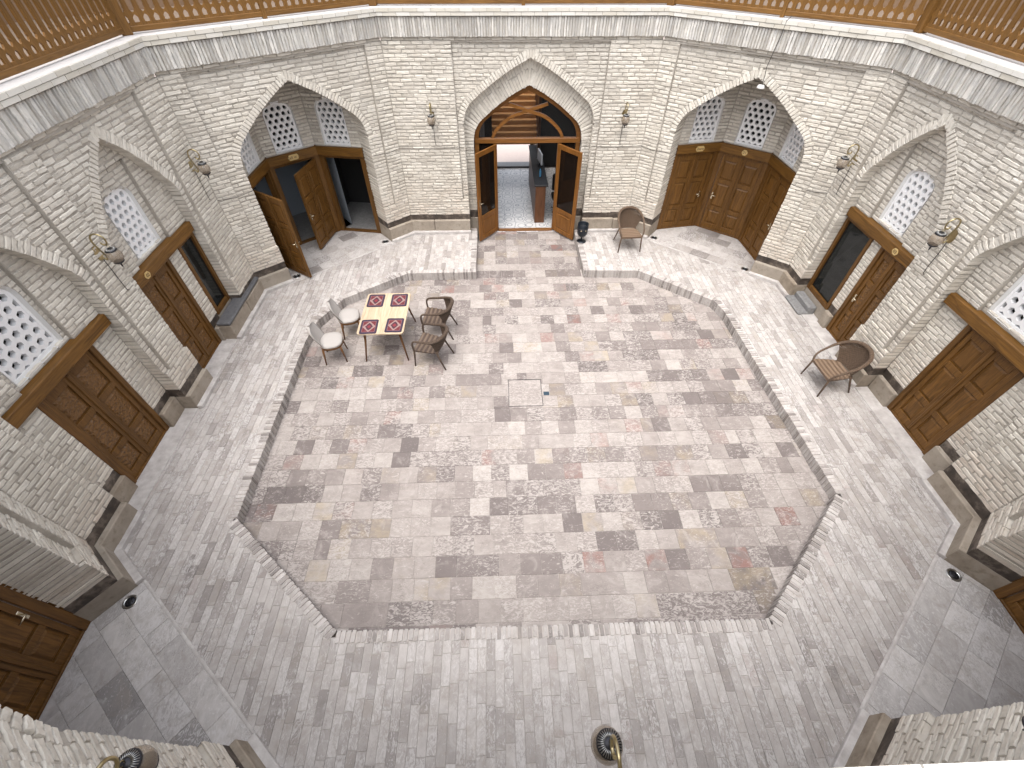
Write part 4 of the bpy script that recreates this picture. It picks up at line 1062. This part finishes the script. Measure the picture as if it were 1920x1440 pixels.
lw.add([(-2.4, 11.85, 0), (-.98, 11.85, 0), (-.98, 11.85, 4.2), (-2.4, 11.85, 4.2)], [(0, 1, 2, 3)]); lw.add([(1.9, 11.85, 0), (3.2, 11.85, 0), (3.2, 11.85, 4.2), (1.9, 11.85, 4.2)], [(0, 1, 2, 3)])
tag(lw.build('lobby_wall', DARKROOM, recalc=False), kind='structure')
st = MB().box(-1.4, .6, 16.1, 16.35, -.1, .06, .01).box(-1.4, .6, 16.36, 16.6, -.1, .02, .01)
tag(st.build('lobby_threshold', SLATE), kind='structure')
sp = MB(); sp.add([(-6, 16.6, -.02), (6, 16.6, -.02), (6, 26, -.02), (-6, 26, -.02)], [(0, 1, 2, 3)]); tag(sp.build('street_paving', STREET, recalc=False), kind='structure')
sc_ = empty('slatted_screen', T(-.1, 14.6, 1.4), 'stepped pale wooden boards seen through the entrance fanlight', 'screen')
for k in range(9): MB().box(-.62, .75, k*.17, k*.17+.19, k*.12-.10, k*.12+.05, .004).build('board', SLATW, sc_)
MB().box(.76, .84, -.1, 1.7, -1.4, 1.2, .01).build('side_panel', COUNTERW, sc_)
co = empty('reception_counter', T(.60, 12.2, 0), 'dark brown reception counter just inside the entrance', 'counter')
MB().box(-.14, .14, 0, 2.9, 0, 1.06, .008).build('counter_body', COUNTERW, co); MB().box(-.17, .2, -.02, 2.92, 1.06, 1.10, .006).build('counter_top', LEATHER, co)
bt = MB().lathe([(.03, 0), (.033, .01), (.033, .13), (.028, .16), (.012, .20), (.012, .225)], 12)
tag(bt.build('water_bottle', BOTTLE, None, T(.62, 12.75, 1.10)), 'blue plastic water bottle standing on the reception counter', 'bottle')
mo = empty('desk_monitor', T(.66, 13.5, 1.10, .15), 'pale screen on a stand on the reception counter', 'monitor')
MB().box(-.02, .02, -.25, .25, .10, .40, .006).build('screen', PAPER, mo); MB().box(-.07, .07, -.1, .1, 0, .012, .003).tube([(0, 0, .01), (0, 0, .14)], .014).build('stand', IRON, mo)
oc = empty('office_chair', T(1.25, 12.9, 0), 'black swivel chair behind the reception counter', 'chair')
MB().box(-.25, .25, -.25, .25, .42, .50, .04).build('seat', LEATHER, oc); MB().box(-.23, .23, .2, .28, .52, 1.02, .04).build('backrest', LEATHER, oc)
bs_ = MB().tube([(0, 0, .06), (0, 0, .42)], .03)
for k in range(5): bs_.tube([(0, 0, .09), (.28*math.cos(k*1.2566), .28*math.sin(k*1.2566), .05)], .018)
bs_.build('base', IRON, oc)
# ------------------------------------------------------------------ furniture
tb = empty('dining_table', T(-2.925, 7.2, 0, .0), 'pale wooden dining table with slanting legs and four patterned mats', 'table')
def rrect(w, d, r, n=6):
    out = []
    for cx_, cy_, a0 in ((w/2-r, d/2-r, 0), (-w/2+r, d/2-r, 90), (-w/2+r, -d/2+r, 180), (w/2-r, -d/2+r, 270)):
        out += [(cx_+r*math.cos(math.radians(a0+90*k/n)), cy_+r*math.sin(math.radians(a0+90*k/n))) for k in range(n+1)]
    return out
tp = MB(); tp.slab(rrect(.90, 1.30, .07), .728, .752); tp.slab(rrect(.885, 1.285, .065), .72, .7285); tp.build('table_top', TABLEW, tb)
for sx in (-1, 1):
    for sy in (-1, 1): MB().tube([(sx*.43, sy*.62, 0), (sx*.36, sy*.53, .45), (sx*.33, sy*.50, .72)], [.014, .022, .026], 12).build('leg', LEGW, tb)
ap = MB().box(-.33, .33, -.51, -.488, .65, .72).box(-.33, .33, .488, .51, .65, .72).box(-.34, -.318, -.5, .5, .65, .72).box(.318, .34, -.5, .5, .65, .72); ap.build('apron', LEGW, tb)
for (mx, my, rz, lab) in ((-3.165, 6.77, .03, 'red patterned placemat at the near left table corner, beside the front cream chair'), (-2.675, 6.80, -.02, 'red patterned placemat at the near right table corner, by the front wicker chair'),
                          (-3.17, 7.60, .0, 'red patterned placemat at the far left table corner, beside the rear cream chair'), (-2.69, 7.60, .02, 'red patterned placemat at the far right table corner, by the rear wicker chair')):
    m_ = MB().slab(rrect(.335, .425, .04), 0, .004); tag(m_.build('placemat', RUG, None, T(mx, my, .753, rz)), lab, 'placemat', 'placemats on the dining table')
def cream_chair(x, y, rz, label):
    R = empty('upholstered_chair', T(x, y, 0, rz), label, 'chair', 'cream chairs left of the table')
    sp_ = MB(); pr = []
    def sq(w, d, k, z, n=28, e=2.6):
        return [(w*math.copysign(abs(math.cos(t))**(2/e), math.cos(t)), d*math.copysign(abs(math.sin(t))**(2/e), math.sin(t))*(1 if math.sin(t) < 0 else .96), z) for t in [2*math.pi*i/n for i in range(n)]]
    rings = [sq(.225, .215, 1, .425), sq(.235, .225, 1, .44), sq(.235, .225, 1, .462), sq(.218, .208, 1, .482), sq(.12, .115, 1, .492)]
    n = 28; vs = [p for r_ in rings for p in r_]; fs = [(i*n+k, i*n+(k+1) % n, (i+1)*n+(k+1) % n, (i+1)*n+k) for i in range(4) for k in range(n)] + [tuple(4*n+k for k in range(n))]
    sp_.add(vs, fs, True); sp_.build('seat', FABRIC, R)
    fm = MB(); r0 = sq(.232, .222, 1, .385); r1 = sq(.238, .228, 1, .426); fm.add(r0+r1, [(k, (k+1) % n, n+(k+1) % n, n+k) for k in range(n)] + [tuple(range(n)), tuple(range(n, 2*n))], False); fm.build('seat_frame', LEGW, R)
    for sx in (-1, 1):
        for sy in (-1, 1): MB().tube([(sx*.20, sy*.205, 0), (sx*.175, sy*.18, .25), (sx*.165, sy*.165, .39)], [.012, .019, .024], 10).build('leg', LEGW, R)
    # curved padded back along +y
    nu, nv = 14, 12; F_ = []; B_ = []
    for j in range(nv+1):
        v = j/nv
        for i in range(nu+1):
            u = -1+2*i/nu; w = .235*(1 if v < .62 else math.sqrt(max(0, 1-((v-.62)/.38)**2.6)))
            w = max(w, .02); w *= (.86+.14*min(1, v*2))
            xx = u*w; yy = .20 + .13*v - .09*u*u*(1-.35*v); zz = .44+.44*v
            th_ = .024*max(.25, (1-abs(u)**6))*max(.3, 1-v**8); F_.append((xx, yy-th_, zz)); B_.append((xx, yy+th_, zz))
    bk_ = MB(); m = nu+1; N = len(F_); fs = []
    for j in range(nv):
        for i in range(nu):
            q = j*m+i; fs.append((q, q+1, q+m+1, q+m)); fs.append((N+q, N+q+m, N+q+m+1, N+q+1))
    for i in range(nu): fs += [(i, N+i, N+i+1, i+1), (nv*m+i, nv*m+i+1, N+nv*m+i+1, N+nv*m+i)]
    for j in range(nv): fs += [(j*m, (j+1)*m, N+(j+1)*m, N+j*m), (j*m+nu, N+j*m+nu, N+(j+1)*m+nu, (j+1)*m+nu)]
    bk_.add(F_+B_, fs, True); bk_.build('backrest', FABRIC, R)
cream_chair(-3.985, 6.73, math.radians(90+12), 'cream upholstered chair with wooden legs, nearer of the two left of the table')
cream_chair(-3.80, 7.50, math.radians(90+16), 'cream upholstered chair with wooden legs, farther of the two left of the table')
def wicker_chair(x, y, z, rz, label, kind, mat):
    """front faces -y"""
    R = empty('wicker_chair', T(x, y, z, rz), label, 'chair', 'brown wicker armchairs')
    nx, ny = 12, 26; vs = []; s_ = MB()
    for j in range(ny+1):
        for i in range(nx+1):
            u = -1+2*i/nx; v = j/ny; w = .27-.05*v*v; vs.append((u*w, -.27+.50*v, .435-.03*v+.009*math.sin(v*math.pi*11)-.012*(1-u*u)-.02*max(0, abs(u)-.9)*10*.3))
    m = nx+1; s_.add(vs, [(j*m+i, j*m+i+1, (j+1)*m+i+1, (j+1)*m+i) for j in range(ny) for i in range(nx)], True)
    edge = [vs[i] for i in range(m)] + [vs[j*m+nx] for j in range(1, ny+1)] + [vs[ny*m+i] for i in range(nx-1, -1, -1)] + [vs[j*m] for j in range(ny-1, -1, -1)]
    lo = [(p[0]*.97, p[1]*.97, .375) for p in edge]; ne = len(edge)
    s_.add(edge+lo, [(k, (k+1) % ne, ne+(k+1) % ne, ne+k) for k in range(ne)] + [tuple(range(2*ne-1, ne-1, -1))], False)
    s_.build('seat', SEATD if mat is WICKER else SEATL, R, recalc=True)
    for sx in (-1, 1):
        MB().tube([(sx*.29, -.275, 0), (sx*.27, -.255, .30), (sx*.262, -.25, .43)], [.014, .018, .019], 10).build('leg', mat, R)
        MB().tube([(sx*.25, .36, 0), (sx*.225, .24, .28), (sx*.21, .19, .42)], [.014, .018, .019], 10).build('leg', mat, R)
    if kind == 'arm': h = [(.265, -.255, .40), (.275, -.26, .58), (.275, -.20, .655), (.28, -.02, .675), (.275, .14, .70), (.20, .285, .745), (.09, .345, .775), (0, .358, .78)]
    else: h = [(.265, -.26, .42), (.30, -.22, .54), (.32, -.06, .66), (.315, .10, .75), (.24, .27, .84), (.11, .345, .885), (0, .36, .895)]
    hp = catmull(h, 5); full = [tuple(p) for p in hp] + [(-p.x, p.y, p.z) for p in hp[-2::-1]]; nf = len(full)
    rr = [.019+.019*math.sin(math.pi*min(1, max(0, (i/(nf-1)-.12)/.76)))**1.2 for i in range(nf)]
    MB().tube(full, rr, 10).build('arm_loop', mat, R)
    bk_ = MB(); sel = [p for p in hp if p.y > .1]; top = [tuple(p) for p in sel] + [(-p.x, p.y, p.z) for p in sel[-2::-1]]
    n = len(top); bot = [(.20*math.cos(math.pi*i/(n-1)), .17+.07*math.sin(math.pi*i/(n-1)), .41) for i in range(n)]
    lerp = lambda a_, b_, t: tuple(a_[q]+(b_[q]-a_[q])*t + (.02*math.sin(math.pi*t) if q == 1 else 0) for q in range(3))
    for i in range(n):
        bk_.tube([lerp(bot[i], top[i], t) for t in (0, .25, .5, .75, 1)], .006, 5, False)
        if i < n-1:
            mm = lambda P: tuple((P[i][q]+P[i+1][q])/2 for q in range(3)); bk_.tube([lerp(mm(bot), mm(top), t) for t in (0, .25, .5, .75, 1)], .005, 5, False)
    for k in range(1, 17 if kind == 'arm' else 13):
        t = k/18
        bk_.tube([lerp(bot[i], top[i], t) for i in range(n)], .0085, 5, False)
    if kind != 'arm':
        for i in range(0, n-2): bk_.tube([lerp(bot[i], top[i], .72), lerp(bot[i+1], top[i+1], .84), lerp(bot[i+2], top[i+2], .97)], .005, 5, False); bk_.tube([lerp(bot[i+2], top[i+2], .72), lerp(bot[i+1], top[i+1], .84), lerp(bot[i], top[i], .97)], .005, 5, False)
    bk_.build('backrest', mat, R)
wicker_chair(-1.99, 6.62, 0, math.radians(-90-16), 'dark brown wicker armchair right of the table, nearer of the pair', 'arm', WICKER)
wicker_chair(-1.94, 7.48, 0, math.radians(-90-7), 'dark brown wicker armchair right of the table, farther of the pair', 'arm', WICKER)
wicker_chair(5.50, 5.50, TZ, math.radians(-90+3), 'brown wicker armchair alone on the right terrace by the wall', 'loop', WICKERL)
wicker_chair(2.77, 10.50, TZ, math.radians(3), 'brown wicker armchair facing the court beside the entrance', 'loop', WICKERL)
bn = empty('litter_bin', T(1.62, 10.80, TZ), 'black goblet-shaped litter bin right of the entrance doors', 'bin')
MB().lathe([(.125, 0), (.125, .012), (.09, .03), (.03, .045)], 24).build('base', BINM, bn)
MB().lathe([(.022, .04), (.022, .15)], 12).build('stem', BINM, bn)
MB().lathe([(.02, .145), (.08, .16), (.125, .21), (.138, .27), (.142, .50), (.135, .505), (.128, .49), (.12, .30), (.0, .28)], 28).build('bowl', BINM, bn)
MB().lathe([(.146, .385), (.149, .395), (.146, .405)], 28).build('band', IRON, bn)
for a_ in (-.45, .45): MB().lathe([(.012, 0), (.02, .006), (.012, .012)], 10, M=T(.142*math.sin(a_), -.142*math.cos(a_), .36, a_) @ Matrix.Rotation(math.pi/2, 4, 'X')).build('boss', CHROME, bn)
mh = empty('manhole_cover', T(-.15, 5.63, 0), 'square stone-filled manhole cover in the middle of the court', 'manhole')
fm = MB().box(-.322, .322, -.342, -.334, -.02, .003).box(-.322, .322, .334, .342, -.02, .003).box(-.322, -.314, -.334, .334, -.02, .003).box(.314, .322, -.334, .334, -.02, .003); fm.build('cover_frame', IRON, mh)
o = link('cover_plate', shared_mesh(tile_t(1), COURT), mh, T(0, 0, .0005, 0, .62, .66, 1)); o.color = (.72, .5, .3, 1)
tag(MB().box(.20, .31, 5.55, 5.64, -.01, .004, .002).build('drain_plate', flat('dark_blue_plate', (.02, .04, .06), .4)), 'small dark blue square plate beside the manhole cover', 'drain')
for (Wl, uu, dd_), lab in zip(((bl, 3.29, .05), (bl, .85, .05), (br, .85, .05), (br, 3.29, .05), (fl, 3.27, .10), (fr, .88, .10)),
    ('round ground light by the right jamb of the open-door niche', 'round ground light by the left jamb of the open-door niche', 'round ground light in the closed-door niche near the wicker chair', 'round ground light in the closed-door niche at its right jamb', 'round ground light at lower left by the wall corner', 'round ground light at lower right by the wall corner')):
    gp = Wl.M @ Vector((uu, dd_, 0)); g = empty('ground_light', T(gp.x, gp.y, TZ+.014), lab, 'light', 'round lights set in the niche floors')
    MB().lathe([(.09, -.02), (.09, .004), (.082, .008), (.064, .008), (.062, .002)], 24).build('rim', STEEL, g)
    ln = MB().lathe([(.062, -.01), (.062, .003), (.0, .005)], 24)
    for k in range(6): ln.lathe([(.009, .004), (.009, .009), (.0, .010)], 8, (.034*math.cos(k*1.047), .034*math.sin(k*1.047), 0))
    ln.build('lens', IRON, g)
for nm, (x0, x1, y0, y1, z1), lab in (('stone_step', (5.98, 6.34, 7.55, 8.22, .27), 'low grey stone step under the dark window on the right'), ('stone_step', (6.16, 6.345, 7.56, 8.19, .40), 'upper grey stone step below the dark window sill')):
    tag(MB().box(x0, x1, y0, y1, TZ-.02, z1, .03).build(nm, CONCRETE), lab, 'step', 'grey steps by the right wall')
# ------------------------------------------------------------------ wall lanterns
def lantern(O, n, z, label, cord=True, drop=.62):
    """O wall point; n points into the wall"""
    ang = math.atan2(-n[0], n[1]); R = empty('wall_lantern', T(O[0], O[1], z, ang), label, 'lantern', 'brass wall lanterns')
    pl_ = MB().lathe([(.0, -.03), (.035, -.026), (.055, -.014), (.06, 0)], 20, M=Matrix.Diagonal((1, 1, 1.75, 1)) @ Matrix.Rotation(-math.pi/2, 4, 'X') @ Matrix.Diagonal((1, 1, -1, 1)))
    pl_.build('back_plate', BRASS, R)
    arm = catmull([(0, -.03, -.06), (0, -.06, -.10), (0, -.085, -.05), (0, -.06, .05), (0, -.035, .16), (0, -.06, .25), (0, -.14, .285), (0, -.215, .245), (0, -.225, .17), (0, -.19, .125), (0, -.15, .135), (0, -.14, .165)], 6)
    MB().tube(arm, .0115, 8).build('arm', BRASS, R)
    c = (0, -.205, 0)
    lp = [(c[0], c[1]+.016*math.cos(t), .10+.022*math.sin(t)) for t in [2*math.pi*k/12 for k in range(13)]]
    MB().tube(lp, .004, 6).build('ring', BRASS, R)
    cp = MB().lathe([(.012, .085), (.03, .075), (.070, .055), (.075, .045), (.07, .04), (.03, .04)], 30, c)
    rb_ = MB()
    for k in range(30):
        t = 2*math.pi*k/30; rb_.tube([(c[0]+.032*math.cos(t), c[1]+.032*math.sin(t), .077), (c[0]+.068*math.cos(t), c[1]+.068*math.sin(t), .060)], .003, 4)
    cp.build('cap', IRON, R); rb_.build('cap_ribs', STEEL, R)
    MB().lathe([(.066, .042), (.088, .0), (.096, -.04), (.086, -.09), (.062, -.125)], 20, c).build('glass', AMBER, R)
    MB().lathe([(.02, .03), (.022, -.02), (.012, -.05)], 10, c).build('bulb', PAPER, R)
    MB().lathe([(.066, -.118), (.07, -.128), (.05, -.145), (.02, -.155), (.012, -.17), (.012, -.19), (.003, -.225)], 18, c).build('finial', IRON, R)
    if cord: MB().tube([(0, -.012, -.09), (.008, -.010, -.3), (.004, -.012, -.5), (.012, -.010, -drop), (.04, -.008, -drop-.01)], .0055, 6).build('cord', CORD, R)
lantern((-2.05, YB), (0, 1), 3.06, 'brass wall lantern left of the entrance arch')
lantern((2.36, YB), (0, 1), 3.04, 'brass wall lantern right of the entrance arch')
lantern((-XS, 8.52), (-1, 0), 3.12, 'brass wall lantern in the corner left of the open-door niche')
lantern((-XS, 5.64), (-1, 0), 3.10, 'brass wall lantern on the pier between the left wall bays')
lantern((XS, 8.52), (1, 0), 3.10, 'brass wall lantern in the corner right of the closed-door niche')
lantern((XS, 5.84), (1, 0), 3.05, 'brass wall lantern on the pier between the right wall bays')
lantern((-.03, YF), (0, -1), 3.1, 'lantern seen from above at the bottom of the picture, right of centre', cord=False)
lantern((-2.78, YF), (0, -1), 3.05, 'lantern seen from above at the lower left corner', cord=False)
lantern((2.70, YF), (0, -1), 3.05, 'lantern barely showing at the lower right picture edge', cord=False)
# pendant lamp at the apex of the right niche arch
pd_ = empty('pendant_lamp', br.M @ T(CL/2+.1, .06, 3.9), 'small white lamp on a long cable hanging in the right niche arch', 'lamp')
MB().lathe([(.02, .05), (.06, .04), (.075, .0), (.07, -.01)], 18).build('shade', PLASTER, pd_)
MB().tube([(0, 0, .05), (.02, -.08, .2), (.0, -.1, .35), (.03, -.115, .6), (.06, -.14, .85), (.07, -.15, 1.06), (.08, .1, 1.1), (.08, .2, 1.25)], .006, 6).build('cable', CORD, pd_)
